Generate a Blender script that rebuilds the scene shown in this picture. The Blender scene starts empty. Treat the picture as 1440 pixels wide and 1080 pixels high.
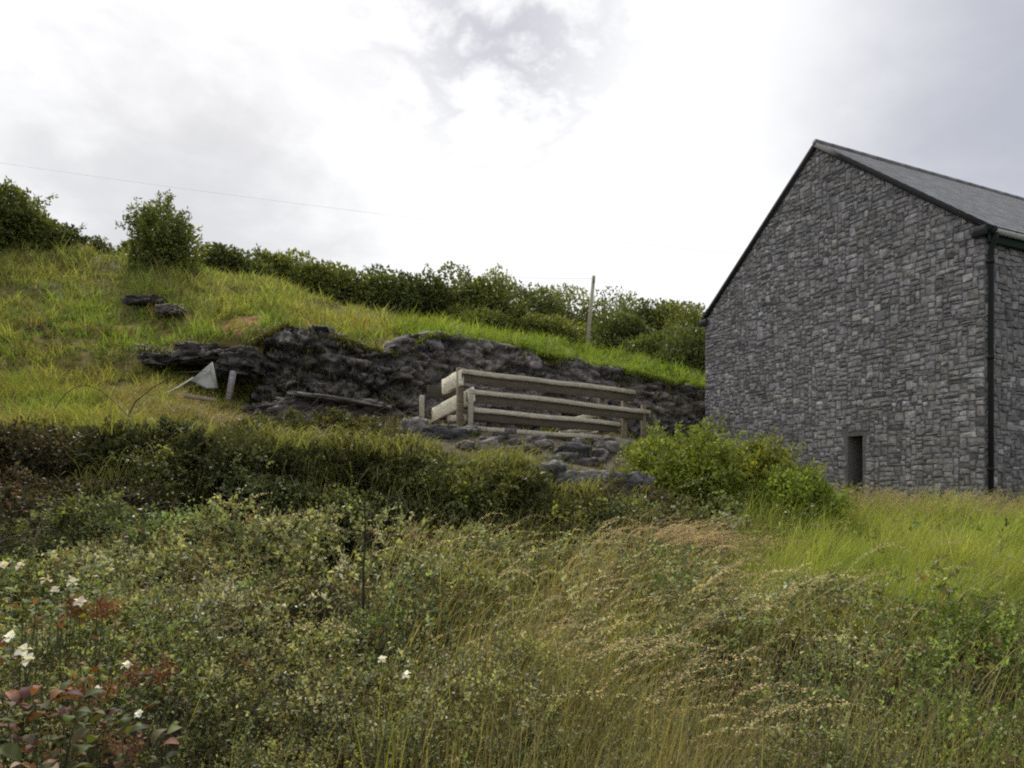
import bpy, math, random
import numpy as np
from mathutils import Vector

R_ = math.radians
random.seed(11)
rng = np.random.default_rng(7)
S = bpy.context.scene
COL = S.collection

# ------------------------------------------------------------------ camera
F = 1000.0            # focal length in photo pixels (photo is 1440 wide)
HOR = 695.0           # height of the eye-level line in the photo
cam_d = bpy.data.cameras.new("camera")
cam_d.sensor_width = 36.0
cam_d.lens = 36.0 * F / 1440.0
cam_d.shift_y = (HOR - 540.0) / 1440.0
cam_d.clip_start = 0.05
cam_d.clip_end = 3000
cam = bpy.data.objects.new("camera", cam_d)
cam.location = (0, 0, 0)
cam.rotation_euler = (R_(90), 0, 0)
COL.objects.link(cam)
S.camera = cam

# ------------------------------------------------------------------ world
SUN_AZ, SUN_EL = -24.0, 46.0        # degrees; azimuth from +Y towards +X
w = bpy.data.worlds.new("World")
S.world = w
w.use_nodes = True
nt = w.node_tree
nt.nodes.clear()


def nn(tree, t, **kw):
    n = tree.nodes.new(t)
    for k, v in kw.items():
        setattr(n, k, v)
    return n


def link(tree, a, b):
    tree.links.new(a, b)


def mathn(tree, op, a, b=None, clamp=False):
    n = nn(tree, 'ShaderNodeMath', operation=op)
    n.use_clamp = clamp
    for i, x in enumerate((a, b)):
        if x is None:
            continue
        if isinstance(x, (int, float)):
            n.inputs[i].default_value = x
        else:
            link(tree, x, n.inputs[i])
    return n.outputs[0]


def mixc(tree, fac, a, b, blend='MIX'):
    n = nn(tree, 'ShaderNodeMix', data_type='RGBA', blend_type=blend)
    for i, x in ((0, fac), (6, a), (7, b)):
        if isinstance(x, (int, float)):
            n.inputs[i].default_value = x
        elif isinstance(x, tuple):
            n.inputs[i].default_value = (x[0], x[1], x[2], 1)
        else:
            link(tree, x, n.inputs[i])
    return n.outputs[2]


def maprange(tree, v, a, b, c=0.0, d=1.0, smooth=True):
    n = nn(tree, 'ShaderNodeMapRange')
    if smooth:
        n.interpolation_type = 'SMOOTHSTEP'
    link(tree, v, n.inputs[0])
    for i, x in enumerate((a, b, c, d)):
        n.inputs[i + 1].default_value = x
    return n.outputs[0]


sky = nn(nt, 'ShaderNodeTexSky', sky_type='NISHITA')
sky.sun_disc = False
sky.sun_elevation = R_(SUN_EL)
sky.sun_rotation = R_(SUN_AZ)
tc = nn(nt, 'ShaderNodeTexCoord')
sep = nn(nt, 'ShaderNodeSeparateXYZ')
link(nt, tc.outputs['Generated'], sep.inputs[0])
den = mathn(nt, 'ADD', mathn(nt, 'MAXIMUM', sep.outputs[2], 0.0), 0.22)
comb = nn(nt, 'ShaderNodeCombineXYZ')
link(nt, mathn(nt, 'DIVIDE', sep.outputs[0], den), comb.inputs[0])
link(nt, mathn(nt, 'DIVIDE', sep.outputs[1], den), comb.inputs[1])
n1 = nn(nt, 'ShaderNodeTexNoise')
n1.inputs['Scale'].default_value = 1.7
n1.inputs['Detail'].default_value = 8
n1.inputs['Roughness'].default_value = 0.55
n1.inputs['Distortion'].default_value = 0.35
link(nt, comb.outputs[0], n1.inputs['Vector'])
n2 = nn(nt, 'ShaderNodeTexNoise')
n2.inputs['Scale'].default_value = 4.2
n2.inputs['Detail'].default_value = 7
n2.inputs['Roughness'].default_value = 0.6
n2.inputs['Distortion'].default_value = 0.15
link(nt, comb.outputs[0], n2.inputs['Vector'])


def skyspot(d, lo, hi, wob=0.0):
    """1 near the direction d, 0 away from it; lo/hi are angles in degrees"""
    v = Vector(d).normalized()
    dp = nn(nt, 'ShaderNodeVectorMath', operation='DOT_PRODUCT')
    nrm = nn(nt, 'ShaderNodeVectorMath', operation='NORMALIZE')
    link(nt, tc.outputs['Generated'], nrm.inputs[0])
    link(nt, nrm.outputs[0], dp.inputs[0])
    dp.inputs[1].default_value = v
    ang = mathn(nt, 'ARCCOSINE', mathn(nt, 'MINIMUM', dp.outputs['Value'], 1.0))
    if wob:
        ang = mathn(nt, 'ADD', ang, mathn(nt, 'MULTIPLY', mathn(nt, 'SUBTRACT', n2.outputs[0], 0.5), wob))
    return maprange(nt, ang, R_(lo), R_(hi), 1.0, 0.0)


# cloud sheet: whitest round the hidden sun, greyer in broad soft drifts
cl = mixc(nt, maprange(nt, n1.outputs[0], 0.40, 0.66), (9.6, 9.6, 9.65), (7.9, 7.9, 8.05))
glow = skyspot((0.06, 1, 0.42), 2, 24, 0.22)
cl = mixc(nt, glow, cl, (10.3, 10.3, 10.2))
drift = skyspot((-0.46, 1, 0.36), 3, 15, 0.45)
cl = mixc(nt, mathn(nt, 'MULTIPLY', drift, 0.62), cl, (5.9, 5.9, 6.0))
east = skyspot((0.86, 1, 0.62), 4, 22, 0.15)
cl = mixc(nt, mathn(nt, 'MULTIPLY', east, 0.95), cl, (4.5, 4.65, 5.3))
rift = skyspot((-0.015, 1, 0.66), 3, 11.5, 0.95)
rift_c = mixc(nt, maprange(nt, n2.outputs[0], 0.40, 0.56), (9.4, 9.4, 9.5), (5.0, 5.05, 5.6))
cl = mixc(nt, mathn(nt, 'MULTIPLY', rift, 0.85), cl, rift_c)
# the Nishita sky shows a little through the cloud
skyc = mixc(nt, 0.94, sky.outputs[0], cl)
bg = nn(nt, 'ShaderNodeBackground')
bg.inputs[1].default_value = 0.1
link(nt, skyc, bg.inputs[0])
wo = nn(nt, 'ShaderNodeOutputWorld')
link(nt, bg.outputs[0], wo.inputs[0])

# ------------------------------------------------------------------ sun
sd = bpy.data.lights.new("sun", 'SUN')
sd.energy = 3.4
sd.angle = R_(5)
sd.color = (1.0, 0.94, 0.84)
so = bpy.data.objects.new("sun", sd)
to_sun = Vector((math.sin(R_(SUN_AZ)) * math.cos(R_(SUN_EL)), math.cos(R_(SUN_AZ)) * math.cos(R_(SUN_EL)), math.sin(R_(SUN_EL))))
so.rotation_euler = to_sun.to_track_quat('Z', 'Y').to_euler()
so.location = (0, 0, 60)
COL.objects.link(so)

S.view_settings.view_transform = 'Standard'
S.view_settings.look = 'None'
S.view_settings.exposure = 0.15
S.view_settings.gamma = 1.0
S.view_settings.use_curve_mapping = False
S.cycles.filter_width = 2.1
S.cycles.sample_clamp_direct = 3.0
S.cycles.sample_clamp_indirect = 2.0
S.cycles.max_bounces = 6
S.cycles.diffuse_bounces = 3
S.cycles.transmission_bounces = 4
S.cycles.use_denoising = False


# ================================================================== tools
def hash3(ix, iy, iz):
    n = (ix * 374761393 + iy * 668265263 + iz * 1440662683) & 0xffffffff
    n = ((n ^ (n >> 13)) * 1274126177) & 0xffffffff
    n = (n ^ (n >> 16)) & 0xffffff
    return n / float(0xffffff)


def vnoise(p):
    p = np.asarray(p, float)
    i = np.floor(p).astype(np.int64)
    f = p - i
    f = f * f * (3 - 2 * f)
    r = 0
    for dx in (0, 1):
        for dy in (0, 1):
            for dz in (0, 1):
                wgt = (f[..., 0] if dx else 1 - f[..., 0]) * (f[..., 1] if dy else 1 - f[..., 1]) * (f[..., 2] if dz else 1 - f[..., 2])
                r = r + wgt * hash3(i[..., 0] + dx, i[..., 1] + dy, i[..., 2] + dz)
    return r


def fbm(p, octv=4, gain=0.5):
    a, t, s = 1.0, 0.0, 0.0
    p = np.asarray(p, float)
    for k in range(octv):
        s = s + a * vnoise(p + 17.3 * k)
        t += a
        a *= gain
        p = p * 2.03
    return s / t            # 0..1


def worley(p):
    i0 = np.floor(p).astype(np.int64)
    f1 = np.full(p.shape[:-1], 9.0); f2 = f1.copy(); hh = np.zeros(p.shape[:-1])
    for dx in (-1, 0, 1):
        for dy in (-1, 0, 1):
            for dz in (-1, 0, 1):
                c = i0 + np.array([dx, dy, dz])
                o = np.stack([hash3(c[..., 0], c[..., 1], c[..., 2] + 101 * k) for k in range(3)], -1)
                d = np.linalg.norm(c + o - p, axis=-1)
                nw = d < f1
                f2 = np.where(nw, f1, np.minimum(f2, d))
                hh = np.where(nw, hash3(c[..., 2], c[..., 0], c[..., 1] + 77), hh)
                f1 = np.where(nw, d, f1)
    return hh, np.clip(1 - (f2 - f1) / .16, 0, 1)


def n2d(x, y, sc, seed=0, octv=3):
    x = np.asarray(x, float)
    y = np.asarray(y, float)
    return fbm(np.stack([x * sc + seed * 7.1, y * sc - seed * 3.7, np.full_like(x, seed * 1.37)], -1), octv)


def norm(v):
    return v / np.maximum(np.linalg.norm(v, axis=-1, keepdims=True), 1e-9)


class Acc:
    def __init__(s):
        s.V, s.Fq, s.C, s.n = [], [], [], 0

    def add(s, V, Fq, C):
        V = np.asarray(V, float).reshape(-1, 3)
        Fq = np.asarray(Fq, np.int64).reshape(-1, 4)
        C = np.asarray(C, float)
        if C.ndim == 1:
            C = np.tile(C, (len(V), 1))
        s.V.append(V)
        s.Fq.append(Fq + s.n)
        s.C.append(C)
        s.n += len(V)

    def data(s):
        return np.concatenate(s.V), np.concatenate(s.Fq), np.concatenate(s.C)


WLOC = {}


def finish(o, parent, label=None, cat=None, group=None, kind=None):
    COL.objects.link(o)
    if parent is not None:
        o.parent = parent
    tag(o, label, cat, group, kind)
    return o


def tag(o, label=None, cat=None, group=None, kind=None):
    if label:
        o['label'] = label
    if cat:
        o['category'] = cat
    if group:
        o['group'] = group
    if kind:
        o['kind'] = kind


def wl(parent):
    while parent is not None:
        if parent.name in WLOC:
            return np.array(WLOC[parent.name])
        parent = parent.parent
    return np.zeros(3)


def build(name, acc, mat, parent=None, smooth=False, **kw):
    V, Fq, C = acc.data() if isinstance(acc, Acc) else acc
    V = V - wl(parent)
    me = bpy.data.meshes.new(name)
    me.vertices.add(len(V))
    me.vertices.foreach_set('co', V.astype(np.float32).ravel())
    tri = Fq[:, 3] == Fq[:, 2]
    if tri.any():
        lt = np.where(tri, 3, 4)
        flat = Fq.ravel()
        keep = np.ones((len(Fq), 4), bool)
        keep[tri, 3] = False
        idx = flat[keep.ravel()]
        ls = np.concatenate([[0], np.cumsum(lt)[:-1]])
    else:
        idx = Fq.ravel()
        ls = np.arange(len(Fq)) * 4
    me.loops.add(len(idx))
    me.loops.foreach_set('vertex_index', idx.astype(np.int32))
    me.polygons.add(len(Fq))
    me.polygons.foreach_set('loop_start', ls.astype(np.int32))
    if smooth:
        me.polygons.foreach_set('use_smooth', np.ones(len(Fq), bool))
    at = me.attributes.new('tint', 'FLOAT_COLOR', 'POINT')
    c4 = np.concatenate([np.clip(C, 0, 1), np.ones((len(C), 1))], 1)
    at.data.foreach_set('color', c4.astype(np.float32).ravel())
    me.update(calc_edges=True)
    me.materials.append(mat)
    o = bpy.data.objects.new(name, me)
    return finish(o, parent, **kw)


def build_poly(name, V, faces, C, mat, parent=None, smooth=False, **kw):
    V = np.asarray(V, float) - wl(parent)
    me = bpy.data.meshes.new(name)
    me.from_pydata([tuple(v) for v in V], [], faces)
    at = me.attributes.new('tint', 'FLOAT_COLOR', 'POINT')
    c4 = np.concatenate([np.clip(np.asarray(C), 0, 1), np.ones((len(V), 1))], 1)
    at.data.foreach_set('color', c4.astype(np.float32).ravel())
    if smooth:
        me.polygons.foreach_set('use_smooth', np.ones(len(me.polygons), bool))
    me.update()
    me.materials.append(mat)
    o = bpy.data.objects.new(name, me)
    return finish(o, parent, **kw)


def thing(name, loc, label, cat, group=None):
    o = bpy.data.objects.new(name, None)
    o.location = loc
    o.empty_display_size = 0.2
    finish(o, None, label, cat, group)
    WLOC[o.name] = tuple(loc)
    return o


def P(u, v, Y):
    return np.array([(u - 720.0) / F * Y, Y, (HOR - v) / F * Y])


def leaves(acc, Cn, D, L, W, C, fold=0.2, aspect=0.45):
    """one rhombic folded leaf per row"""
    n = len(Cn)
    D = norm(D)
    rnd = rng.normal(size=(n, 3))
    side = norm(np.cross(D, rnd))
    nr = np.cross(side, D)
    L = np.broadcast_to(np.asarray(L, float), (n,))[:, None]
    W = np.broadcast_to(np.asarray(W, float), (n,))[:, None]
    m = Cn + D * L * aspect
    V = np.stack([Cn, m + side * W * .5 + nr * W * fold, Cn + D * L - nr * L * .06, m - side * W * .5 + nr * W * fold], 1)
    Fq = np.arange(n * 4).reshape(n, 4)
    Cc = np.repeat(C, 4, axis=0) if np.asarray(C).ndim == 2 else C
    acc.add(V, Fq, Cc)


def blade_pts(B, H, A, lean, segs, droop=0.0):
    """points along curved stalks: (n, segs+1, 3)"""
    t = np.linspace(0, 1, segs + 1)[None, :]
    dx, dy = np.cos(A)[:, None], np.sin(A)[:, None]
    le = lean[:, None]
    h = H[:, None]
    hor = h * le * (0.25 * t + 0.75 * t ** 2.2)
    ver = h * (t * (1 - 0.28 * le * t) - np.asarray(droop)[..., None] * t ** 4 if np.ndim(droop) else t * (1 - 0.28 * le * t) - droop * t ** 4)
    return np.stack([B[:, 0:1] + dx * hor, B[:, 1:2] + dy * hor, B[:, 2:3] + ver], -1)


def blades(acc, B, H, A, lean, W, C, segs=3, droop=0.0, taper=1.6, tipmul=None):
    n = len(B)
    pts = blade_pts(B, H, A, lean, segs, droop)
    sa = A + np.pi / 2 + rng.normal(0, .7, n)
    side = np.stack([np.cos(sa), np.sin(sa), np.zeros(n)], -1)[:, None, :]
    t = np.linspace(0, 1, segs + 1)
    wd = (W[:, None] * (1 - 0.93 * t[None, :] ** taper))[..., None] * .5
    V = np.stack([pts - side * wd, pts + side * wd], 2).reshape(n, (segs + 1) * 2, 3)
    q = np.array([[2 * k, 2 * k + 1, 2 * k + 3, 2 * k + 2] for k in range(segs)])
    Fq = (np.arange(n)[:, None, None] * ((segs + 1) * 2) + q[None]).reshape(-1, 4)
    Cc = np.repeat(C[:, None, :], (segs + 1) * 2, 1)
    if tipmul is not None:      # dry tips
        f = np.repeat(t, 2)[None, :, None] ** 2
        Cc = Cc * (1 - f) + tipmul * f
    acc.add(V, Fq, Cc.reshape(-1, 3))
    return pts


def tube(acc, pts, r0, r1, C, sides=6, cap=True):
    pts = np.asarray(pts, float)
    k = len(pts)
    tan = np.gradient(pts, axis=0)
    tan = norm(tan)
    ref = np.array([0.31, 0.17, 0.93]) if abs(tan[0][2]) < .8 else np.array([.95, .2, .1])
    V = []
    for i in range(k):
        a = norm(np.cross(tan[i], ref))
        b = np.cross(tan[i], a)
        r = r0 + (r1 - r0) * i / max(k - 1, 1)
        for s in range(sides):
            th = 2 * math.pi * s / sides
            V.append(pts[i] + r * (math.cos(th) * a + math.sin(th) * b))
    Fq = [[i * sides + s, i * sides + (s + 1) % sides, (i + 1) * sides + (s + 1) % sides, (i + 1) * sides + s] for i in range(k - 1) for s in range(sides)]
    if cap:
        V.append(pts[0]); V.append(pts[-1])
        c0, c1 = k * sides, k * sides + 1
        for s in range(sides):
            Fq.append([c0, (s + 1) % sides, s, s])
            Fq.append([c1, (k - 1) * sides + s, (k - 1) * sides + (s + 1) % sides, (k - 1) * sides + (s + 1) % sides])
    acc.add(V, Fq, np.asarray(C))


def vtube(acc, pts, r0, r1, C):
    """many thin 3-sided stems at once; pts (n,k,3)"""
    n, k, _ = pts.shape
    tan = norm(np.gradient(pts, axis=1))
    ref = np.array([.5, .3, .2])
    a = norm(np.cross(tan, ref))
    b = np.cross(tan, a)
    t = np.linspace(0, 1, k)[None, :, None]
    r = (r0 + (r1 - r0) * t)
    V = np.stack([pts + r * (math.cos(th) * a + math.sin(th) * b) for th in (0, 2.094, 4.189)], 2)
    q = np.array([[i * 3 + s, i * 3 + (s + 1) % 3, (i + 1) * 3 + (s + 1) % 3, (i + 1) * 3 + s] for i in range(k - 1) for s in range(3)])
    Fq = (np.arange(n)[:, None, None] * (k * 3) + q[None]).reshape(-1, 4)
    acc.add(V.reshape(-1, 3), Fq, np.repeat(C, k * 3, 0) if np.asarray(C).ndim == 2 else C)


def plank(acc, p, q, hh, tt, up=(0, 0, 1), C=(.3, .27, .2), jit=.011):
    """board with a chamfer-free slightly irregular body from p to q (top edge), height hh downwards, thickness tt"""
    p, q = np.asarray(p, float), np.asarray(q, float)
    d = norm(q - p)
    up = np.asarray(up, float)
    up = norm(up - d * np.dot(up, d))
    s = np.cross(d, up)
    K = 7
    V = []
    for i in range(K):
        c = p + (q - p) * i / (K - 1) + up * random.uniform(-jit, jit)
        b = min(hh, tt) * .12
        for (a_, b_) in ((-.5, -b), (-.5 + b / tt, 0), (.5 - b / tt, 0), (.5, -b), (.5, -hh + b), (.5 - b / tt, -hh), (-.5 + b / tt, -hh), (-.5, -hh + b)):
            V.append(c + s * a_ * tt + up * b_)
    Fq = [[i * 8 + k, i * 8 + (k + 1) % 8, (i + 1) * 8 + (k + 1) % 8, (i + 1) * 8 + k] for i in range(K - 1) for k in range(8)]
    for o, rev in ((0, False), ((K - 1) * 8, True)):
        for a in ((0, 1, 2, 3), (0, 3, 4, 7), (7, 4, 5, 6)):
            f = [o + x for x in a]
            Fq.append(f if rev else f[::-1])
    acc.add(V, Fq, np.asarray(C))


def rock_mesh(acc, c, rad, seed, C, res=28, rough=0.35, strata=0.0, rot=0.0, power=0.6):
    """boulder: superellipsoid broken up by ridged noise and bedding"""
    th = np.linspace(-np.pi / 2, np.pi / 2, res)
    ph = np.linspace(0, 2 * np.pi, 2 * res, endpoint=False)
    T, Ph = np.meshgrid(th, ph, indexing='ij')
    sp = lambda x: np.sign(x) * np.abs(x) ** power
    d = np.stack([sp(np.cos(T)) * sp(np.cos(Ph)), sp(np.cos(T)) * sp(np.sin(Ph)), sp(np.sin(T))], -1)
    rad = np.asarray(rad, float)
    p = d * rad
    sc = 1.3 / rad.mean()
    q = p * sc + seed * 5.3
    cs = max(.10, rad.mean() * .42)
    h1, cr1 = worley(p / np.array([cs * 1.3, cs, cs * .62]) + seed * 3.1 + .25 * fbm(q * 3, 2)[..., None])
    h2, cr2 = worley(p / np.array([cs * .5, cs * .45, cs * .24]) + seed * 1.7)
    disp = (fbm(q * 1.2, 3) - .5) * rough + (h1 - .5) * rough * .8 - cr1 * rough * .35 + (h2 - .5) * rough * .28 - cr2 * rough * .10 + (fbm(q * 7 + 9, 2) - .5) * rough * .2
    p = p * (1 + disp[..., None])
    cellc = (.7 + .6 * h1) * (.75 + .5 * h2) * (1 - .45 * cr1) * (1 - .3 * cr2)
    if strata:
        lv = p[..., 2] / strata + (fbm(q * .8, 2) - .5) * 1.5
        st = hash3(np.floor(lv).astype(np.int64), np.int64(seed), np.int64(3)) - .5
        p[..., 0:2] *= (1 + st * .22)[..., None]
    cr, sr = math.cos(rot), math.sin(rot)
    p = np.stack([p[..., 0] * cr - p[..., 1] * sr, p[..., 0] * sr + p[..., 1] * cr, p[..., 2]], -1) + np.asarray(c, float)
    n0, n1_ = T.shape
    V = p.reshape(-1, 3)
    Fq = []
    i = np.arange(n0 - 1)[:, None]
    j = np.arange(n1_)[None, :]
    Fq = np.stack([i * n1_ + j, i * n1_ + (j + 1) % n1_, (i + 1) * n1_ + (j + 1) % n1_, (i + 1) * n1_ + j], -1).reshape(-1, 4)
    vr = fbm(V * 1.7 + seed, 4)[:, None]
    acc.add(V, Fq, np.asarray(C) * (0.5 + 1.0 * vr) * cellc.reshape(-1, 1))


# ------------------------------------------------------------------ materials
def mat_base(name):
    m = bpy.data.materials.new(name)
    m.use_nodes = True
    t = m.node_tree
    b = t.nodes['Principled BSDF']
    at = nn(t, 'ShaderNodeAttribute', attribute_name='tint')
    return m, t, b, at.outputs['Color']


def leaf_mat(name, trans=0.35, rough=0.55, spec=0.35):
    m, t, b, c = mat_base(name)
    tcn = nn(t, 'ShaderNodeTexCoord')
    nz = nn(t, 'ShaderNodeTexNoise')
    nz.inputs['Scale'].default_value = 9
    nz.inputs['Detail'].default_value = 3
    link(t, tcn.outputs['Object'], nz.inputs['Vector'])
    c2 = mixc(t, 1.0, c, mixc(t, nz.outputs[0], (.72, .72, .72), (1.28, 1.28, 1.28)), 'MULTIPLY')
    link(t, c2, b.inputs['Base Color'])
    b.inputs['Roughness'].default_value = rough
    b.inputs['Specular IOR Level'].default_value = spec
    tr = nn(t, 'ShaderNodeBsdfTranslucent')
    warm = mixc(t, 1.0, c2, (1.45, 1.35, .62), 'MULTIPLY')
    link(t, warm, tr.inputs[0])
    mx = nn(t, 'ShaderNodeMixShader')
    mx.inputs[0].default_value = trans
    link(t, b.outputs[0], mx.inputs[1])
    link(t, tr.outputs[0], mx.inputs[2])
    link(t, mx.outputs[0], t.nodes['Material Output'].inputs[0])
    return m


def rough_mat(name, scale=14, bump=0.5, rough=0.85, spec=0.3, lo=.6, hi=1.35, stretch=(1, 1, 1), dist=.02):
    m, t, b, c = mat_base(name)
    tcn = nn(t, 'ShaderNodeTexCoord')
    mp = nn(t, 'ShaderNodeMapping')
    mp.inputs['Scale'].default_value = stretch
    link(t, tcn.outputs['Object'], mp.inputs[0])
    nz = nn(t, 'ShaderNodeTexNoise')
    nz.inputs['Scale'].default_value = scale
    nz.inputs['Detail'].default_value = 8
    nz.inputs['Roughness'].default_value = .65
    link(t, mp.outputs[0], nz.inputs['Vector'])
    f = maprange(t, nz.outputs[0], .3, .72)
    c2 = mixc(t, 1.0, c, mixc(t, f, (lo, lo, lo), (hi, hi, hi)), 'MULTIPLY')
    link(t, c2, b.inputs['Base Color'])
    b.inputs['Roughness'].default_value = rough
    b.inputs['Specular IOR Level'].default_value = spec
    bp = nn(t, 'ShaderNodeBump')
    bp.inputs['Strength'].default_value = bump
    bp.inputs['Distance'].default_value = dist
    link(t, nz.outputs[0], bp.inputs['Height'])
    link(t, bp.outputs[0], b.inputs['Normal'])
    return m


M_leaf = leaf_mat('leaf', .38, .5, .4)
M_broad = leaf_mat('broad_leaf', .30, .65, .2)
M_grass = leaf_mat('grass_blade', .40, .6, .15)
M_bush = leaf_mat('bush_leaf', .36, .55, .3)
M_bark = rough_mat('bark', 20, .6)
M_rock = rough_mat('rock', 5, 1.0, .9, .25, .45, 1.5, (1, 1, 2.2), .06)
M_stone = rough_mat('masonry_stone', 9, .9, .85, .25, .55, 1.5, dist=.03)
M_mortar = rough_mat('mortar', 30, .5, .95, .1)
M_slate = rough_mat('slate', 7, .25, .68, .3, .75, 1.2)
M_wood = rough_mat('weathered_wood', 6, .5, .8, .25, .6, 1.3, (1.0, 1.0, 14))
M_paint = rough_mat('painted_trim', 12, .1, .75, .25, .85, 1.1)
M_petal = leaf_mat('petal', .25, .6, .2)

# ================================================================== terrain
def zz(v, Y):
    return (HOR - v) / F * Y


near = [(-30, -1.9), (-6, -1.75), (0, -1.7), (2, -1.62), (3.3, -1.42), (4.6, -1.18)]
cols = {
    -500: [(6.2, -1.06), (7.0, -1.15), (8.0, .55), (9, .8), (13, 2.4), (18, 5.4), (24, 9.0), (30, 10), (60, 11), (600, 14)],
    0:    [(6.2, -1.08), (7.5, -1.15), (7.9, .45), (9, .80), (13, zz(541, 13)), (18, zz(432, 18)), (23, zz(346, 23)), (30, 8.9), (60, 9.5), (600, 12)],
    200:  [(6.2, -0.80), (7.5, -1.10), (7.9, .42), (9, .72), (12.4, zz(575, 12.4)), (14.2, zz(535, 14.2)), (16, zz(486, 16)), (20, zz(408, 20)), (24, zz(362, 24)), (31, 9.0), (60, 9.4), (600, 11)],
    360:  [(6.2, -0.68), (7.5, -1.10), (7.9, .36), (9, .62), (13.2, zz(607, 13.2)), (14.8, zz(598, 14.8)), (15.5, zz(545, 15.5)), (16.1, zz(470, 16.1)), (18, zz(437, 18)), (25, zz(398, 25)), (32, 8.4), (60, 9.0), (600, 11)],
    480:  [(6.2, -0.70), (7.5, -1.10), (7.9, .28), (9, .52), (13.2, zz(616, 13.2)), (15.4, zz(604, 15.4)), (16.3, zz(490, 16.3)), (19.5, zz(458, 19.5)), (26, zz(434, 26)), (33, 8.0), (60, 8.8), (600, 10)],
    600:  [(6.2, -0.76), (7.5, -1.10), (7.9, .10), (9, .40), (11.6, .95), (14, 1.2), (16.35, 1.9), (16.8, zz(474, 16.8)), (21, zz(462, 21)), (27, zz(454, 27)), (34, 7.8), (60, 8.6), (600, 10)],
    720:  [(6.2, -0.80), (7.5, -1.10), (7.9, -.05), (9, .25), (11.6, .92), (14, 1.05), (17.2, 1.7), (17.7, zz(492, 17.7)), (22, zz(480, 22)), (28, zz(478, 28)), (36, 7.4), (60, 8.4), (600, 10)],
    860:  [(6.2, -0.80), (7.5, -1.00), (7.9, -.25), (9, .10), (11.6, .75), (14, 1.0), (18.1, 1.6), (18.6, zz(519, 18.6)), (23, zz(505, 23)), (30, zz(505, 30)), (40, 7.0), (60, 8.2), (600, 9)],
    1000: [(6.2, -0.92), (7.0, -0.92), (7.9, -.50), (9, -.25), (11.6, .25), (14, .8), (18.9, 1.45), (19.4, zz(548, 19.4)), (24, zz(534, 24)), (32, zz(538, 32)), (42, 6.6), (60, 8), (600, 9)],
    1150: [(6.2, -.90), (7.0, -.82), (7.9, -.70), (9, -.55), (11.5, -.58), (15, -.5), (22, .6), (32, 3.5), (60, 6), (600, 8)],
    1300: [(6.2, -.92), (7.0, -.84), (7.9, -.74), (9, -.62), (11.0, -.62), (15, -.5), (22, -.2), (32, .8), (60, 4), (600, 7)],
    1900: [(6.2, -1.0), (7.0, -.95), (7.9, -.85), (9, -.75), (11.0, -.7), (15, -.6), (22, -.4), (32, 0), (60, 2), (600, 5)],
}
CU = np.array(sorted(cols))
GY = np.concatenate([np.arange(-30, 0, 1.0), np.arange(0, 40, .1), np.geomspace(40, 600, 60)])
TAB = np.zeros((len(CU), len(GY)))
for i, u in enumerate(CU):
    pts = near + cols[u]
    py = np.array([p[0] for p in pts]); pz = np.array([p[1] for p in pts])
    TAB[i] = np.interp(GY, py, pz)
# soften kinks along Y a little
for _ in range(3):
    TAB[:, 1:-1] = .25 * TAB[:, :-2] + .5 * TAB[:, 1:-1] + .25 * TAB[:, 2:]


FU = np.array([352, 400, 450, 500, 560, 600, 640, 720, 860, 960, 1020])
FY = np.array([15.0, 14.95, 15.25, 15.2, 15.55, 16.2, 16.5, 17.2, 18.1, 18.7, 19.05])
FT = np.array([484, 457, 466, 486, 500, 474, 472, 488, 516, 540, 551])


def face_y(u):
    return np.interp(u, FU, FY)


def face_top(u):
    return (HOR - np.interp(u, FU, FT)) / F * (np.interp(u, FU, FY) + .4)


def ground(x, y):
    x = np.asarray(x, float); y = np.asarray(y, float)
    u = 720 + F * x / np.maximum(y, 2.5)
    u = np.clip(u, CU[0], CU[-1])
    k = np.clip(np.searchsorted(CU, u) - 1, 0, len(CU) - 2)
    f = (u - CU[k]) / (CU[k + 1] - CU[k])
    f = f * f * (3 - 2 * f)
    gi = np.clip(np.interp(y, GY, np.arange(len(GY))), 0, len(GY) - 1.001)
    j = np.floor(gi).astype(int); g = gi - j
    a = TAB[k, j] * (1 - g) + TAB[k, j + 1] * g
    b = TAB[k + 1, j] * (1 - g) + TAB[k + 1, j + 1] * g
    z = a * (1 - f) + b * f
    # quarried step: low yard in front of the rock face, hill behind it
    fy = face_y(u); ft = face_top(u)
    mk = np.clip((u - 345) / 25, 0, 1) * np.clip((1035 - u) / 25, 0, 1)
    t = np.clip((y - fy - .60) / .3, 0, 1)
    zl = np.minimum(z, 1.25 + .1 * np.clip((u - 500) / 300, 0, 1))
    zn = zl * (1 - t) + np.maximum(z, ft - .02) * t
    mk = mk * np.clip((y - fy + 3.0) / 1.2, 0, 1) * np.clip((fy + 3.0 - y) / 1.5, 0, 1)
    z = z * (1 - mk) + zn * mk
    amp = np.clip((y - 7.5) / 6, 0.12, 1) * np.clip((1250 - u) / 200, .15, 1)
    z = z + amp * ((n2d(x, y, .55, 2) - .5) * .55 + (n2d(x, y, 1.9, 5) - .5) * .22)
    return z


def gz(x, y):
    return float(ground(np.array([x]), np.array([y]))[0])


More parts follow.
